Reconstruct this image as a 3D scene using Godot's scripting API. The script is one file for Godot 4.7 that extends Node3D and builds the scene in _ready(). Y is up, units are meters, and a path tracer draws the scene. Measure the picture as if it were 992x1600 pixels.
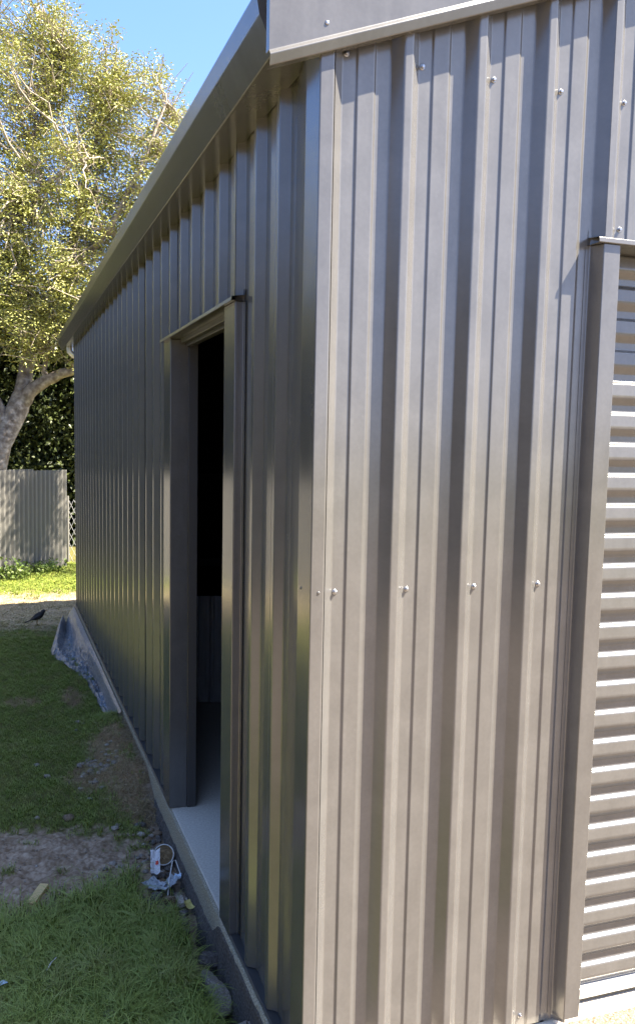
extends Node3D
# A steel garage seen from its corner: sunlit gable end, shaded side wall with an open doorway,
# a strip of lawn with builder's litter, a corrugated fence and a big tree behind.
# World: slab top y = 0, front wall plane z = 0 (+z towards the viewer), side wall plane x = 0 (the yard is at -x).

const RIB_FRONT := 0.19
const RIB_SIDE := 0.22
const WALL_TOP := 2.505
const DEPTH := 7.0
const WIDTH := 5.6
const SLOPE := 0.379
var rng := RandomNumberGenerator.new()
var noise := FastNoiseLite.new()
var taken := {}
var M := {}


# ---------------------------------------------------------------- mesh helper
class Geo:
	var v := PackedVector3Array()
	var n := PackedVector3Array()
	var c := PackedColorArray()
	var uv := PackedVector2Array()
	var tint := Color(1, 1, 1)
	var colored := false

	func tri(a: Vector3, b: Vector3, d: Vector3, na: Vector3, nb: Vector3, nd: Vector3, ca = null, cb = null, cd = null) -> void:
		var g := (d - a).cross(b - a)
		if g.length_squared() < 1e-16:
			return
		var col_a: Color = tint if ca == null else ca
		var col_b: Color = tint if cb == null else cb
		var col_d: Color = tint if cd == null else cd
		if g.dot(na + nb + nd) < 0.0:
			v.append_array([a, d, b]); n.append_array([na, nd, nb]); c.append_array([col_a, col_d, col_b])
		else:
			v.append_array([a, b, d]); n.append_array([na, nb, nd]); c.append_array([col_a, col_b, col_d])

	# flat face, its normal pointing away from "inside"
	func face(p: Array, inside: Vector3) -> void:
		var nn: Vector3 = (p[1] - p[0]).cross(p[2] - p[0]).normalized()
		if nn.dot(p[0] - inside) < 0.0:
			nn = -nn
		for i in range(1, p.size() - 1):
			tri(p[0], p[i], p[i + 1], nn, nn, nn)

	# ribbon between two polylines of equal length with given normals
	func strip(a: Array, b: Array, nn: Array) -> void:
		for i in a.size() - 1:
			tri(a[i], a[i + 1], b[i], nn[i], nn[i + 1], nn[i])
			tri(a[i + 1], b[i + 1], b[i], nn[i + 1], nn[i + 1], nn[i])

	func box(lo: Vector3, hi: Vector3, bev := 0.0) -> void:
		var m := (lo + hi) / 2.0
		var h := (hi - lo) / 2.0
		var b := minf(bev, minf(h.x, minf(h.y, h.z)) * 0.9)
		rbox(Transform3D(Basis.IDENTITY, m), h, b)

	# box with half size h and chamfered edges, placed by t
	func rbox(t: Transform3D, h: Vector3, b := 0.0) -> void:
		var o := t.origin
		for ax in 3:
			for s in [-1.0, 1.0]:
				var e1 := (ax + 1) % 3
				var e2 := (ax + 2) % 3
				var q: Array = []
				for k in [[-1, -1], [1, -1], [1, 1], [-1, 1]]:
					var p := Vector3.ZERO
					p[ax] = s * h[ax]
					p[e1] = k[0] * (h[e1] - b)
					p[e2] = k[1] * (h[e2] - b)
					q.append(t * p)
				face(q, o)
		if b <= 0.0:
			return
		for ax in 3:      # edges along ax
			var e1 := (ax + 1) % 3
			var e2 := (ax + 2) % 3
			for s1 in [-1.0, 1.0]:
				for s2 in [-1.0, 1.0]:
					var q: Array = []
					for k in [[-1, 0], [1, 0], [1, 1], [-1, 1]]:
						var p := Vector3.ZERO
						p[ax] = k[0] * (h[ax] - b)
						p[e1] = s1 * (h[e1] - (b if k[1] == 0 else 0.0))
						p[e2] = s2 * (h[e2] - (0.0 if k[1] == 0 else b))
						q.append(t * p)
					face(q, o)
		for sx in [-1.0, 1.0]:
			for sy in [-1.0, 1.0]:
				for sz in [-1.0, 1.0]:
					face([t * Vector3(sx * h.x, sy * (h.y - b), sz * (h.z - b)), t * Vector3(sx * (h.x - b), sy * h.y, sz * (h.z - b)), t * Vector3(sx * (h.x - b), sy * (h.y - b), sz * h.z)], o)

	# tube along a path with a radius at each point
	func tube(path: Array, radii: Array, sides := 6, cap := true) -> void:
		var rings: Array = []
		var norms: Array = []
		var up := Vector3(0.123, 0.31, 0.94).normalized()
		for i in path.size():
			var a: Vector3 = path[maxi(i - 1, 0)]
			var b: Vector3 = path[mini(i + 1, path.size() - 1)]
			var d := (b - a).normalized()
			if absf(d.dot(up)) > 0.95:
				up = Vector3(0.9, 0.2, 0.3).normalized()
			var x := (up - d * up.dot(d)).normalized()
			up = x
			var y := d.cross(x)
			var ring: Array = []
			var nr: Array = []
			for k in sides + 1:
				var w := TAU * k / sides
				var q := x * cos(w) + y * sin(w)
				ring.append(path[i] + q * float(radii[i]))
				nr.append(q)
			rings.append(ring); norms.append(nr)
		for i in path.size() - 1:
			for k in sides:
				tri(rings[i][k], rings[i][k + 1], rings[i + 1][k], norms[i][k], norms[i][k + 1], norms[i + 1][k])
				tri(rings[i][k + 1], rings[i + 1][k + 1], rings[i + 1][k], norms[i][k + 1], norms[i + 1][k + 1], norms[i + 1][k])
		if cap:
			for e in [0, path.size() - 1]:
				var other: Vector3 = path[1] if e == 0 else path[path.size() - 2]
				face(rings[e].slice(0, sides), other)

	# profile (radius, height) turned about the y axis of t
	func lathe(t: Transform3D, prof: Array, sides := 16) -> void:
		for i in prof.size() - 1:
			var p: Vector2 = prof[i]
			var q: Vector2 = prof[i + 1]
			var dn := Vector2(q.y - p.y, p.x - q.x).normalized()
			for k in sides:
				var a := TAU * k / sides
				var b := TAU * (k + 1) / sides
				var da := Vector3(cos(a), 0, sin(a))
				var db := Vector3(cos(b), 0, sin(b))
				var up := Vector3.UP
				var na := t.basis * (da * dn.x + up * dn.y)
				var nb := t.basis * (db * dn.x + up * dn.y)
				var p0 := t * (da * p.x + up * p.y)
				var p1 := t * (db * p.x + up * p.y)
				var q0 := t * (da * q.x + up * q.y)
				var q1 := t * (db * q.x + up * q.y)
				tri(p0, p1, q0, na, nb, na)
				tri(p1, q1, q0, nb, nb, na)

	func mesh(mat: Material) -> ArrayMesh:
		var arr := []
		arr.resize(Mesh.ARRAY_MAX)
		arr[Mesh.ARRAY_VERTEX] = v
		arr[Mesh.ARRAY_NORMAL] = n
		if colored:
			arr[Mesh.ARRAY_COLOR] = c
		if uv.size() == v.size():
			arr[Mesh.ARRAY_TEX_UV] = uv
		var m := ArrayMesh.new()
		m.add_surface_from_arrays(Mesh.PRIMITIVE_TRIANGLES, arr)
		m.surface_set_material(0, mat)
		return m


# ---------------------------------------------------------------- scene tree helpers
func numbered(called: String) -> String:
	if not taken.has(called):
		taken[called] = 0
		return called
	taken[called] += 1
	return "%s_%03d" % [called, taken[called]]

func tag(o: Node, label: String, category: String, group := "") -> Node:
	o.set_meta("label", label)
	o.set_meta("category", category)
	if group != "":
		o.set_meta("group", group)
	return o

func thing(called: String, label: String, category: String, at := Vector3.ZERO, group := "") -> Node3D:
	var o := Node3D.new()
	o.name = numbered(called)
	add_child(o)
	o.position = at
	tag(o, label, category, group)
	return o

func part(called: String, g: Geo, mat: Material, parent: Node = null) -> MeshInstance3D:
	return put(called, g.mesh(mat), parent)

func put(called: String, mesh: Mesh, parent: Node = null) -> MeshInstance3D:
	var o := MeshInstance3D.new()
	o.mesh = mesh
	if parent == null or parent == self:
		o.name = numbered(called)
		add_child(o, true)
	else:
		o.name = called
		parent.add_child(o, true)
	return o

func many(called: String, mesh: Mesh, at: Array, tints: Array, parent: Node = null) -> MultiMeshInstance3D:
	var mm := MultiMesh.new()
	mm.transform_format = MultiMesh.TRANSFORM_3D
	mm.use_colors = tints.size() > 0
	mm.mesh = mesh
	mm.instance_count = at.size()
	for i in at.size():
		mm.set_instance_transform(i, at[i])
		if tints.size() > 0:
			mm.set_instance_color(i, tints[i])
	var o := MultiMeshInstance3D.new()
	o.multimesh = mm
	if parent == null:
		o.name = numbered(called)
		add_child(o, true)
	else:
		o.name = called
		parent.add_child(o, true)
	o.set_meta("kind", "stuff")
	return o


# ---------------------------------------------------------------- materials
func lin(r: float, g: float, b: float) -> Color:
	return Color(r, g, b).linear_to_srgb()

func noise_image(seed_: int, freq: float, size: int, octaves := 4, w := 0) -> Image:
	var f := FastNoiseLite.new()
	f.seed = seed_
	f.noise_type = FastNoiseLite.TYPE_SIMPLEX_SMOOTH
	f.frequency = freq
	f.fractal_octaves = octaves
	return f.get_seamless_image(size if w == 0 else w, size, false, false, 0.15)

# grey image whose values run from lo to hi
func tone(img: Image, lo: float, hi: float, tint := Color(1, 1, 1), tint2 := Color(1, 1, 1)) -> Image:
	var out := Image.create(img.get_width(), img.get_height(), false, Image.FORMAT_RGB8)
	for y in img.get_height():
		for x in img.get_width():
			var t := img.get_pixel(x, y).r
			var k := clampf((t - 0.2) / 0.6, 0.0, 1.0)
			var s := lerpf(lo, hi, k)
			var q := tint.lerp(tint2, k)
			out.set_pixel(x, y, Color(s * q.r, s * q.g, s * q.b))
	return out

func tex(img: Image) -> ImageTexture:
	img.generate_mipmaps()
	return ImageTexture.create_from_image(img)

func mat(called: String, albedo: Color, rough: float, metal := 0.0, spec := 0.5) -> StandardMaterial3D:
	var m := StandardMaterial3D.new()
	m.resource_name = called
	m.albedo_color = albedo
	m.roughness = rough
	m.metallic = metal
	m.metallic_specular = spec
	M[called] = m
	return m

func tri_map(m: StandardMaterial3D, scale: float) -> void:
	m.uv1_triplanar = true
	m.uv1_world_triplanar = true
	m.uv1_scale = Vector3(scale, scale, scale)

func make_materials() -> void:
	# factory-painted steel: faint mottling, dust specks, shallow waviness
	var base := noise_image(5, 0.012, 512, 5)
	var a := tone(base, 0.85, 0.90)
	var streak := noise_image(8, 0.03, 48, 4, 512)
	streak.resize(512, 512, Image.INTERPOLATE_CUBIC)
	var dust := noise_image(14, 0.10, 512, 3)
	for y in 512:
		for x in 512:
			var k := 1.0 + (streak.get_pixel(x, y).r - 0.5) * 0.055 + (dust.get_pixel(x, y).r - 0.5) * 0.05
			var q := a.get_pixel(x, y)
			a.set_pixel(x, y, Color(q.r * k, q.g * k, q.b * k * 0.995))
	rng.seed = 77
	for i in 260:
		var x := rng.randi_range(0, 510)
		var y := rng.randi_range(0, 510)
		var s := rng.randf_range(1.04, 1.12)
		var c := a.get_pixel(x, y) * s
		a.set_pixel(x, y, Color(minf(c.r, 1), minf(c.g, 1), minf(c.b, 1)))
		if rng.randf() < 0.3:
			a.set_pixel(x, y + 1, Color(minf(c.r, 1), minf(c.g, 1), minf(c.b, 1)))
	var steel_albedo := tex(a)
	var steel_rough := tex(tone(streak, 0.88, 1.0))
	for kind in [["steel", lin(0.180, 0.174, 0.168), 0.23, 0.30], ["trim", lin(0.165, 0.159, 0.154), 0.20, 0.30], ["slat_steel", lin(0.165, 0.160, 0.155), 0.25, 0.26]]:
		var m := mat(kind[0], kind[1], kind[2], kind[3], 0.6)
		m.albedo_texture = steel_albedo
		m.roughness_texture = steel_rough
		tri_map(m, 1.3)
	mat("zinc", lin(0.36, 0.36, 0.37), 0.30, 0.95)
	mat("rubber", lin(0.02, 0.02, 0.02), 0.7)
	mat("alloy", lin(0.62, 0.62, 0.62), 0.35, 0.6)
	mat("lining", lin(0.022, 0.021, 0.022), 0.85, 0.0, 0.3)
	mat("frame_dark", lin(0.055, 0.053, 0.053), 0.38, 0.2)
	# concrete
	var cn := noise_image(31, 0.07, 512, 5)
	var m := mat("concrete", lin(0.68, 0.60, 0.495), 0.85)
	m.albedo_texture = tex(tone(cn, 0.88, 1.0, Color(1, 1, 1), Color(0.97, 0.99, 1.0)))
	tri_map(m, 2.2)
	var cb := noise_image(33, 0.09, 512, 4)
	cb.bump_map_to_normal_map(3.0)
	var rough_normal := tex(cb)
	m = mat("concrete_edge", lin(0.60, 0.525, 0.38), 0.9)
	m.albedo_texture = tex(tone(noise_image(35, 0.07, 512, 4), 0.55, 1.0))
	tri_map(m, 4.0)
	m.normal_enabled = true
	m.normal_texture = rough_normal
	m.normal_scale = 1.2
	m = mat("footing", lin(0.135, 0.125, 0.118), 0.9)
	m.albedo_texture = tex(tone(noise_image(36, 0.06, 512, 6), 0.68, 1.0, Color(0.9, 0.8, 0.7), Color(1, 1, 1)))
	tri_map(m, 3.0)
	# soil: coloured by vertex, grain by texture
	m = mat("soil", Color(1, 1, 1), 1.0, 0.0, 0.2)
	m.vertex_color_use_as_albedo = true
	m.albedo_texture = tex(tone(noise_image(41, 0.03, 512, 6), 0.80, 1.0, Color(0.92, 0.86, 0.8), Color(1, 1, 1)))
	tri_map(m, 2.5)
	m.normal_enabled = true
	var sb := noise_image(43, 0.06, 512, 5)
	sb.bump_map_to_normal_map(6.0)
	m.normal_texture = tex(sb)
	m.normal_scale = 0.14
	m = mat("gravel", lin(0.31, 0.26, 0.20), 0.95, 0.0, 0.3)
	m.albedo_texture = tex(tone(noise_image(45, 0.12, 512, 4), 0.6, 1.0, Color(0.95, 0.9, 0.85), Color(1, 1, 1)))
	tri_map(m, 2.0)
	m.normal_enabled = true
	m.normal_texture = M.soil.normal_texture
	# leaves and grass: colour per copy
	for k in [["blade", Color(0.45, 0.50, 0.20)], ["leaf", Color(0.42, 0.44, 0.22)], ["leaf_dark", Color(0.10, 0.13, 0.04)]]:
		m = mat(k[0], Color(1, 1, 1), 0.55 if k[0] != "leaf_dark" else 0.4, 0.0, 0.4)
		m.vertex_color_use_as_albedo = true
		m.cull_mode = BaseMaterial3D.CULL_DISABLED
		m.backlight_enabled = true
		m.backlight = k[1]
	m = mat("bark", lin(0.50, 0.445, 0.385), 0.95, 0.0, 0.2)
	m.albedo_texture = tex(tone(noise_image(51, 0.03, 512, 5), 0.68, 1.0, Color(0.85, 0.8, 0.76), Color(1, 1, 1)))
	tri_map(m, 0.6)
	m.normal_enabled = true
	m.normal_texture = M.soil.normal_texture
	m.normal_scale = 0.4
	mat("twig", lin(0.36, 0.31, 0.25), 0.9, 0.0, 0.2)
	mat("galvanised", lin(0.155, 0.148, 0.132), 0.75, 0.1, 0.4)
	mat("offcut_steel", lin(0.36, 0.35, 0.335), 0.6, 0.1, 0.4)
	mat("wire", lin(0.5, 0.5, 0.5), 0.5, 0.5)
	# stones
	for k in [["stone_grey", lin(0.38, 0.36, 0.335)], ["stone_pale", lin(0.55, 0.52, 0.475)], ["stone_dark", lin(0.22, 0.215, 0.21)], ["stone_brown", lin(0.34, 0.27, 0.20)]]:
		m = mat(k[0], k[1], 0.9, 0.0, 0.3)
		m.albedo_texture = M.footing.albedo_texture
		tri_map(m, 5.0)
	# plastic film, pine, scraps
	m = mat("film", lin(0.30, 0.325, 0.365), 0.42, 0.0, 0.6)
	m.albedo_texture = tex(tone(noise_image(61, 0.03, 512, 5), 0.6, 1.0))
	tri_map(m, 3.0)
	m.cull_mode = BaseMaterial3D.CULL_DISABLED
	var wood := Image.create(256, 256, false, Image.FORMAT_RGB8)
	for y in 256:
		for x in 256:
			var g := 0.5 + 0.5 * sin(y * 0.42 + 3.0 * noise.get_noise_2d(x * 0.35, y * 1.4))
			wood.set_pixel(x, y, Color(0.86 + 0.1 * g, 0.74 + 0.14 * g, 0.52 + 0.16 * g))
	m = mat("pine", lin(0.85, 0.80, 0.74), 0.7, 0.0, 0.3)
	m.albedo_texture = tex(wood)
	m.uv1_triplanar = true
	m.uv1_scale = Vector3(7, 7, 7)
	mat("white_plastic", lin(0.72, 0.70, 0.66), 0.4)
	mat("white_paper", lin(0.66, 0.63, 0.62), 0.6)
	mat("red_print", lin(0.62, 0.06, 0.035), 0.6)
	mat("clear_film", lin(0.36, 0.38, 0.40), 0.3)
	M.clear_film.cull_mode = BaseMaterial3D.CULL_DISABLED
	mat("blue_paper", lin(0.55, 0.68, 0.82), 0.6)
	mat("yellow_leaf", lin(0.50, 0.42, 0.13), 0.7)
	mat("feather", lin(0.018, 0.016, 0.015), 0.6, 0.0, 0.4)
	mat("beak", lin(0.30, 0.18, 0.05), 0.5)
	mat("straw", lin(0.30, 0.21, 0.115), 0.95, 0.0, 0.2)


# ---------------------------------------------------------------- folded sheet profiles
# a polyline of (along, out) with its bends rounded; returns [points, outward normals]
func fold(p: Array, r: float, seg := 3) -> Array:
	var pts: Array = []
	var nrm: Array = []
	for i in p.size():
		var q: Vector2 = p[i]
		if i == 0 or i == p.size() - 1:
			var d: Vector2 = (p[1] - p[0]).normalized() if i == 0 else (p[i] - p[i - 1]).normalized()
			pts.append(q); nrm.append(Vector2(-d.y, d.x))
			continue
		var d0: Vector2 = (q - p[i - 1])
		var d1: Vector2 = (p[i + 1] - q)
		var l := minf(r, minf(d0.length(), d1.length()) * 0.45)
		d0 = d0.normalized(); d1 = d1.normalized()
		var a := q - d0 * l
		var b := q + d1 * l
		for k in seg + 1:
			var t := float(k) / seg
			pts.append(a.lerp(q, t).lerp(q.lerp(b, t), t))
			var d := d0.lerp(d1, t).normalized()
			nrm.append(Vector2(-d.y, d.x))
	return [pts, nrm]

# trapezoidal cladding between a and b; first rib foot at f0 (may lie before a)
func cladding(a: float, b: float, f0: float, pitch: float, s: float, top: float, h: float, s2: float) -> Array:
	var key: Array = []
	var rib := s + top + s2
	var k := floori((a - f0) / pitch) - 1
	while f0 + k * pitch < b + pitch:
		var f := f0 + k * pitch
		key.append_array([Vector2(f, 0), Vector2(f + s, h), Vector2(f + s + top, h), Vector2(f + rib, 0)])
		var pan := pitch - rib
		var p0 := f + rib
		key.append_array([Vector2(p0 + pan * 0.285, 0), Vector2(p0 + pan * 0.315, 0.004), Vector2(p0 + pan * 0.650, 0.004), Vector2(p0 + pan * 0.70, 0)])
		k += 1
	var out: Array = []
	for i in key.size():
		var q: Vector2 = key[i]
		if i > 0:
			var o: Vector2 = key[i - 1]
			for cut in [a, b]:
				if o.x < cut and q.x > cut:
					out.append(o.lerp(q, (cut - o.x) / (q.x - o.x)))
		if q.x > a and q.x < b:
			out.append(q)
	return out

# a front sheet: along = x, out = +z
func front_sheet(a: float, b: float, lo: float, top: Callable, parent: Node, off := 0.0) -> void:
	var f := fold(cladding(a, b, 0.150, RIB_FRONT, 0.023, 0.021, 0.029, 0.026), 0.004)
	var g := Geo.new()
	var p: Array = []
	var q: Array = []
	var nn: Array = []
	for i in f[0].size():
		var u: Vector2 = f[0][i]
		var w: Vector2 = f[1][i]
		p.append(Vector3(u.x, lo, u.y + off)); q.append(Vector3(u.x, top.call(u.x), u.y + off)); nn.append(Vector3(w.x, 0, w.y))
	g.strip(p, q, nn)
	part("cladding_sheet", g, M.steel, parent)

# a side sheet: along = -z, out = -x
func side_sheet(a: float, b: float, lo: float, hi: float, parent: Node, off := 0.0) -> void:
	var f := fold(cladding(a, b, 0.276, RIB_SIDE, 0.020, 0.028, 0.025, 0.020), 0.004)
	var g := Geo.new()
	var p: Array = []
	var q: Array = []
	var nn: Array = []
	for i in f[0].size():
		var u: Vector2 = f[0][i]
		var w: Vector2 = f[1][i]
		p.append(Vector3(-u.y - off, lo, -u.x)); q.append(Vector3(-u.y - off, hi, -u.x)); nn.append(Vector3(-w.y, 0, -w.x))
	g.strip(p, q, nn)
	part("cladding_sheet", g, M.steel, parent)

# a folded trim swept from one place to another: prof of Vector2, each end a Callable Vector2 -> Vector3
func trim(called: String, prof: Array, r: float, from: Callable, to: Callable, parent: Node, m: Material, flip := 1.0) -> MeshInstance3D:
	var f := fold(prof, r)
	var g := Geo.new()
	var p: Array = []
	var q: Array = []
	var nn: Array = []
	for i in f[0].size():
		var u: Vector2 = f[0][i]
		var w: Vector2 = f[1][i] * flip
		p.append(from.call(u)); q.append(to.call(u))
		nn.append((from.call(u + w) - from.call(u)).normalized())
	g.strip(p, q, nn)
	return part(called, g, m, parent)


# ---------------------------------------------------------------- the shed
func barge_y(x: float) -> float:
	var half := WIDTH / 2.0
	return 2.4825 + SLOPE * (x if x < half else WIDTH - x)

func make_screw() -> ArrayMesh:
	var g := Geo.new()
	var t := Transform3D(Basis.IDENTITY, Vector3.ZERO)
	g.lathe(t, [Vector2(0.0075, 0.0), Vector2(0.0075, 0.0012), Vector2(0.0062, 0.0024), Vector2(0.004, 0.0026)], 14)
	g.lathe(t, [Vector2(0.0052, 0.0026), Vector2(0.0052, 0.0072), Vector2(0.0040, 0.0084), Vector2(0.0, 0.0088)], 6)
	return g.mesh(M.zinc)

func make_rivet() -> ArrayMesh:
	var g := Geo.new()
	g.lathe(Transform3D.IDENTITY, [Vector2(0.0042, 0.0), Vector2(0.0040, 0.0010), Vector2(0.0026, 0.0020), Vector2(0.0, 0.0023)], 12)
	return g.mesh(M.trim)

func build_shed() -> void:
	var shed := thing("steel_shed", "dark grey ribbed steel garage with an open side doorway and a roller door", "shed")
	var g := Geo.new()
	# slab, its rough formed edge along the yard side, and the footing below it
	g.box(Vector3(-0.022, -0.06, -DEPTH - 0.03), Vector3(WIDTH + 0.03, 0.0, -0.012), 0.004)
	part("slab", g, M.concrete, shed)
	g = Geo.new()
	var zs: Array = []
	var k := 0
	while k <= 240:
		zs.append(0.02 - (DEPTH + 0.05) * k / 240.0)
		k += 1
	for i in zs.size() - 1:
		var row: Array = []
		for z in [zs[i], zs[i + 1]]:
			var e := noise.get_noise_2d(z * 60.0, 3.0) * 0.004
			var ht := lerpf(0.088, 0.014, clampf((z + 0.92) / 0.10, 0.0, 1.0))
			row.append([Vector3(-0.0225, -0.002, z), Vector3(-0.034 + e, -0.004 + e * 0.6, z), Vector3(-0.037 + e, -ht * 0.5, z), Vector3(-0.040 - e, -ht, z), Vector3(-0.02, -ht - 0.008, z)])
		for j in 4:
			g.face([row[0][j], row[0][j + 1], row[1][j + 1], row[1][j]], Vector3(0.1, -0.04, zs[i]))
	part("slab_edge", g, M.concrete_edge, shed)
	g = Geo.new()
	for i in zs.size() - 1:
		var row: Array = []
		for z in [zs[i], zs[i + 1]]:
			var e := noise.get_noise_2d(z * 22.0, 9.0)
			var e2 := noise.get_noise_2d(z * 55.0, 19.0) * 0.5
			var ft := lerpf(0.084, 0.011, clampf((z + 0.92) / 0.10, 0.0, 1.0))
			row.append([Vector3(-0.03, -ft, z), Vector3(-0.044 - e * 0.006, -ft - 0.006 + e2 * 0.004, z), Vector3(-0.058 - e * 0.012, -0.12, z), Vector3(-0.066 - e * 0.018 - e2 * 0.01, -0.19, z), Vector3(-0.05, -0.40, z)])
		for j in 4:
			g.face([row[0][j], row[0][j + 1], row[1][j + 1], row[1][j]], Vector3(0.1, -0.2, zs[i]))
	g.box(Vector3(-0.03, -0.45, -DEPTH - 0.03), Vector3(WIDTH + 0.03, -0.0605, -0.02))
	part("footing", g, M.footing, shed)

	# black lined framing behind the cladding: thick walls and roof that close the room
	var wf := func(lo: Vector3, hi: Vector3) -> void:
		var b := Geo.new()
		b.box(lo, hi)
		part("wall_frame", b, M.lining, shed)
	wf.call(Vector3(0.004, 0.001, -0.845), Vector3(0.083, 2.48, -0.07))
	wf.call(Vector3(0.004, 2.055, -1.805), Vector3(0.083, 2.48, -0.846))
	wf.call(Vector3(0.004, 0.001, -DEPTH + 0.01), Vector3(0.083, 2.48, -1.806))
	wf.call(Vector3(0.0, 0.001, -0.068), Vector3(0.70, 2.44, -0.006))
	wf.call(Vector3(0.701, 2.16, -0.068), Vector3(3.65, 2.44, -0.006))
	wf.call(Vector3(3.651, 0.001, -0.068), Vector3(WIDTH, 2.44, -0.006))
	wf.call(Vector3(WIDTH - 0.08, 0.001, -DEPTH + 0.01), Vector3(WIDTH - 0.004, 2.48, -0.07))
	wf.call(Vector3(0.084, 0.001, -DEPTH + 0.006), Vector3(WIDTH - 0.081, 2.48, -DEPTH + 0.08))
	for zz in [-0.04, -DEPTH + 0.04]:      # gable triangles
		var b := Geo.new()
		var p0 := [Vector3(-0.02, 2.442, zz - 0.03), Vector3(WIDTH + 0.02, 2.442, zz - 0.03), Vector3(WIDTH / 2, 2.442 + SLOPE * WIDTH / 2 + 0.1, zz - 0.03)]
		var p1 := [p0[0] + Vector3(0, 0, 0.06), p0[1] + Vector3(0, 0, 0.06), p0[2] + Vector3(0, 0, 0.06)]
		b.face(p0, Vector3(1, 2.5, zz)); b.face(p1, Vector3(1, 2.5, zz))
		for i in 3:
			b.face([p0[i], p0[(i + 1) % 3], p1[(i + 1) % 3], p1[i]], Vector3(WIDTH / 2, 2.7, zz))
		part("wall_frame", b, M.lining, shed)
	# a girt across the far wall, faintly visible inside
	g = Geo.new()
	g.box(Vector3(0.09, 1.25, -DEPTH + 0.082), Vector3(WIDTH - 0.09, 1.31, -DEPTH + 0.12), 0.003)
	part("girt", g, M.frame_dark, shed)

	# roof: two ribbed slopes with thickness
	for side in 2:
		g = Geo.new()
		var tops: Array = []
		var k2 := 0
		var half := WIDTH / 2
		var a := Vector3(-0.085, 2.585, 0)
		var b := Vector3(half, 2.585 + SLOPE * (half + 0.085), 0)
		if side == 1:
			a.x = WIDTH + 0.085; b.x = half + 0.001
		var up := Vector3(-SLOPE, 1, 0).normalized() if side == 0 else Vector3(SLOPE, 1, 0).normalized()
		var prof: Array = []
		var u := 0.03
		while u < DEPTH + 0.1:
			prof.append_array([Vector2(u, 0), Vector2(u + 0.02, 0.028), Vector2(u + 0.045, 0.028), Vector2(u + 0.065, 0)])
			u += 0.19
		var f := fold(prof, 0.004, 2)
		var p: Array = []
		var q: Array = []
		var nn: Array = []
		for i in f[0].size():
			var w: Vector2 = f[0][i]
			var wn: Vector2 = f[1][i]
			p.append(a + up * w.y + Vector3(0, 0, -w.x)); q.append(b + up * w.y + Vector3(0, 0, -w.x))
			nn.append(up * wn.y + Vector3(0, 0, -wn.x))
		g.strip(p, q, nn)
		part("roof_sheet", g, M.steel, shed)
		g = Geo.new()
		var z0 := -0.005
		var z1 := -DEPTH - 0.06
		var c: Array = []
		for zz in [z0, z1]:
			c.append([a - up * 0.003 + Vector3(0, 0, zz), b - up * 0.003 + Vector3(0, 0, zz), b - up * 0.05 + Vector3(0, 0, zz), a - up * 0.05 + Vector3(0, 0, zz)])
		var mid: Vector3 = (c[0][0] + c[1][2]) / 2.0
		g.face(c[0], mid); g.face(c[1], mid)
		for i in 4:
			g.face([c[0][i], c[0][(i + 1) % 4], c[1][(i + 1) % 4], c[1][i]], mid)
		part("roof_frame", g, M.lining, shed)

	# cladding: front
	front_sheet(0.004, 0.745, 0.022, func(x): return barge_y(x) + 0.08, shed)
	front_sheet(0.743, 1.505, 2.152, func(x): return barge_y(x) + 0.08, shed, 0.0012)
	front_sheet(1.500, 2.265, 2.152, func(x): return barge_y(x) + 0.08, shed)
	front_sheet(2.260, 3.025, 2.152, func(x): return barge_y(x) + 0.08, shed, 0.0012)
	front_sheet(3.020, 3.655, 2.152, func(x): return barge_y(x) + 0.08, shed)
	front_sheet(3.650, 4.545, 0.022, func(x): return barge_y(x) + 0.08, shed, 0.0012)
	front_sheet(4.540, WIDTH, 0.022, func(x): return barge_y(x) + 0.08, shed)
	# cladding: side wall, sheets lapped every four ribs
	side_sheet(0.004, 0.742, 0.014, WALL_TOP + 0.02, shed)
	side_sheet(0.738, 0.938, 2.062, WALL_TOP + 0.02, shed, 0.0015)
	side_sheet(0.934, 1.818, 2.062, WALL_TOP + 0.02, shed)
	side_sheet(1.815, 1.935, 2.062, WALL_TOP + 0.02, shed, 0.0015)
	side_sheet(1.930, 2.700, 0.014, WALL_TOP + 0.02, shed)
	var s := 2.690
	var flip := 1
	while s < DEPTH - 0.1:
		side_sheet(s, minf(s + 0.892, DEPTH + 0.01), 0.014, WALL_TOP + 0.02, shed, 0.0028 * flip)
		s += 0.88
		flip = 1 - flip
	# back and far walls, plain ribbed sheets
	for w in 7:
		var f := fold(cladding(w * 0.8, w * 0.8 + 0.8, 0.05, 0.2, 0.02, 0.025, 0.028, 0.02), 0.004, 2)
		g = Geo.new()
		var p: Array = []
		var q: Array = []
		var nn: Array = []
		for i in f[0].size():
			var u: Vector2 = f[0][i]
			p.append(Vector3(u.x, 0.014, -DEPTH - u.y)); q.append(Vector3(u.x, barge_y(u.x) + 0.06, -DEPTH - u.y)); nn.append(Vector3(f[1][i].x, 0, -f[1][i].y))
		g.strip(p, q, nn)
		part("cladding_sheet", g, M.steel, shed)
	for w in 9:
		var f := fold(cladding(w * 0.778, w * 0.778 + 0.778, 0.05, 0.1945, 0.02, 0.025, 0.028, 0.02), 0.004, 2)
		g = Geo.new()
		var p: Array = []
		var q: Array = []
		var nn: Array = []
		for i in f[0].size():
			var u: Vector2 = f[0][i]
			p.append(Vector3(WIDTH + u.y, 0.014, -u.x)); q.append(Vector3(WIDTH + u.y, WALL_TOP + 0.05, -u.x)); nn.append(Vector3(f[1][i].y, 0, -f[1][i].x))
		g.strip(p, q, nn)
		part("cladding_sheet", g, M.steel, shed)

	# corner flashing: a folded angle over the last ribs, both legs hemmed
	var at_y := func(y: float) -> Callable: return func(u: Vector2) -> Vector3: return Vector3(u.x, y, u.y)
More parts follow.
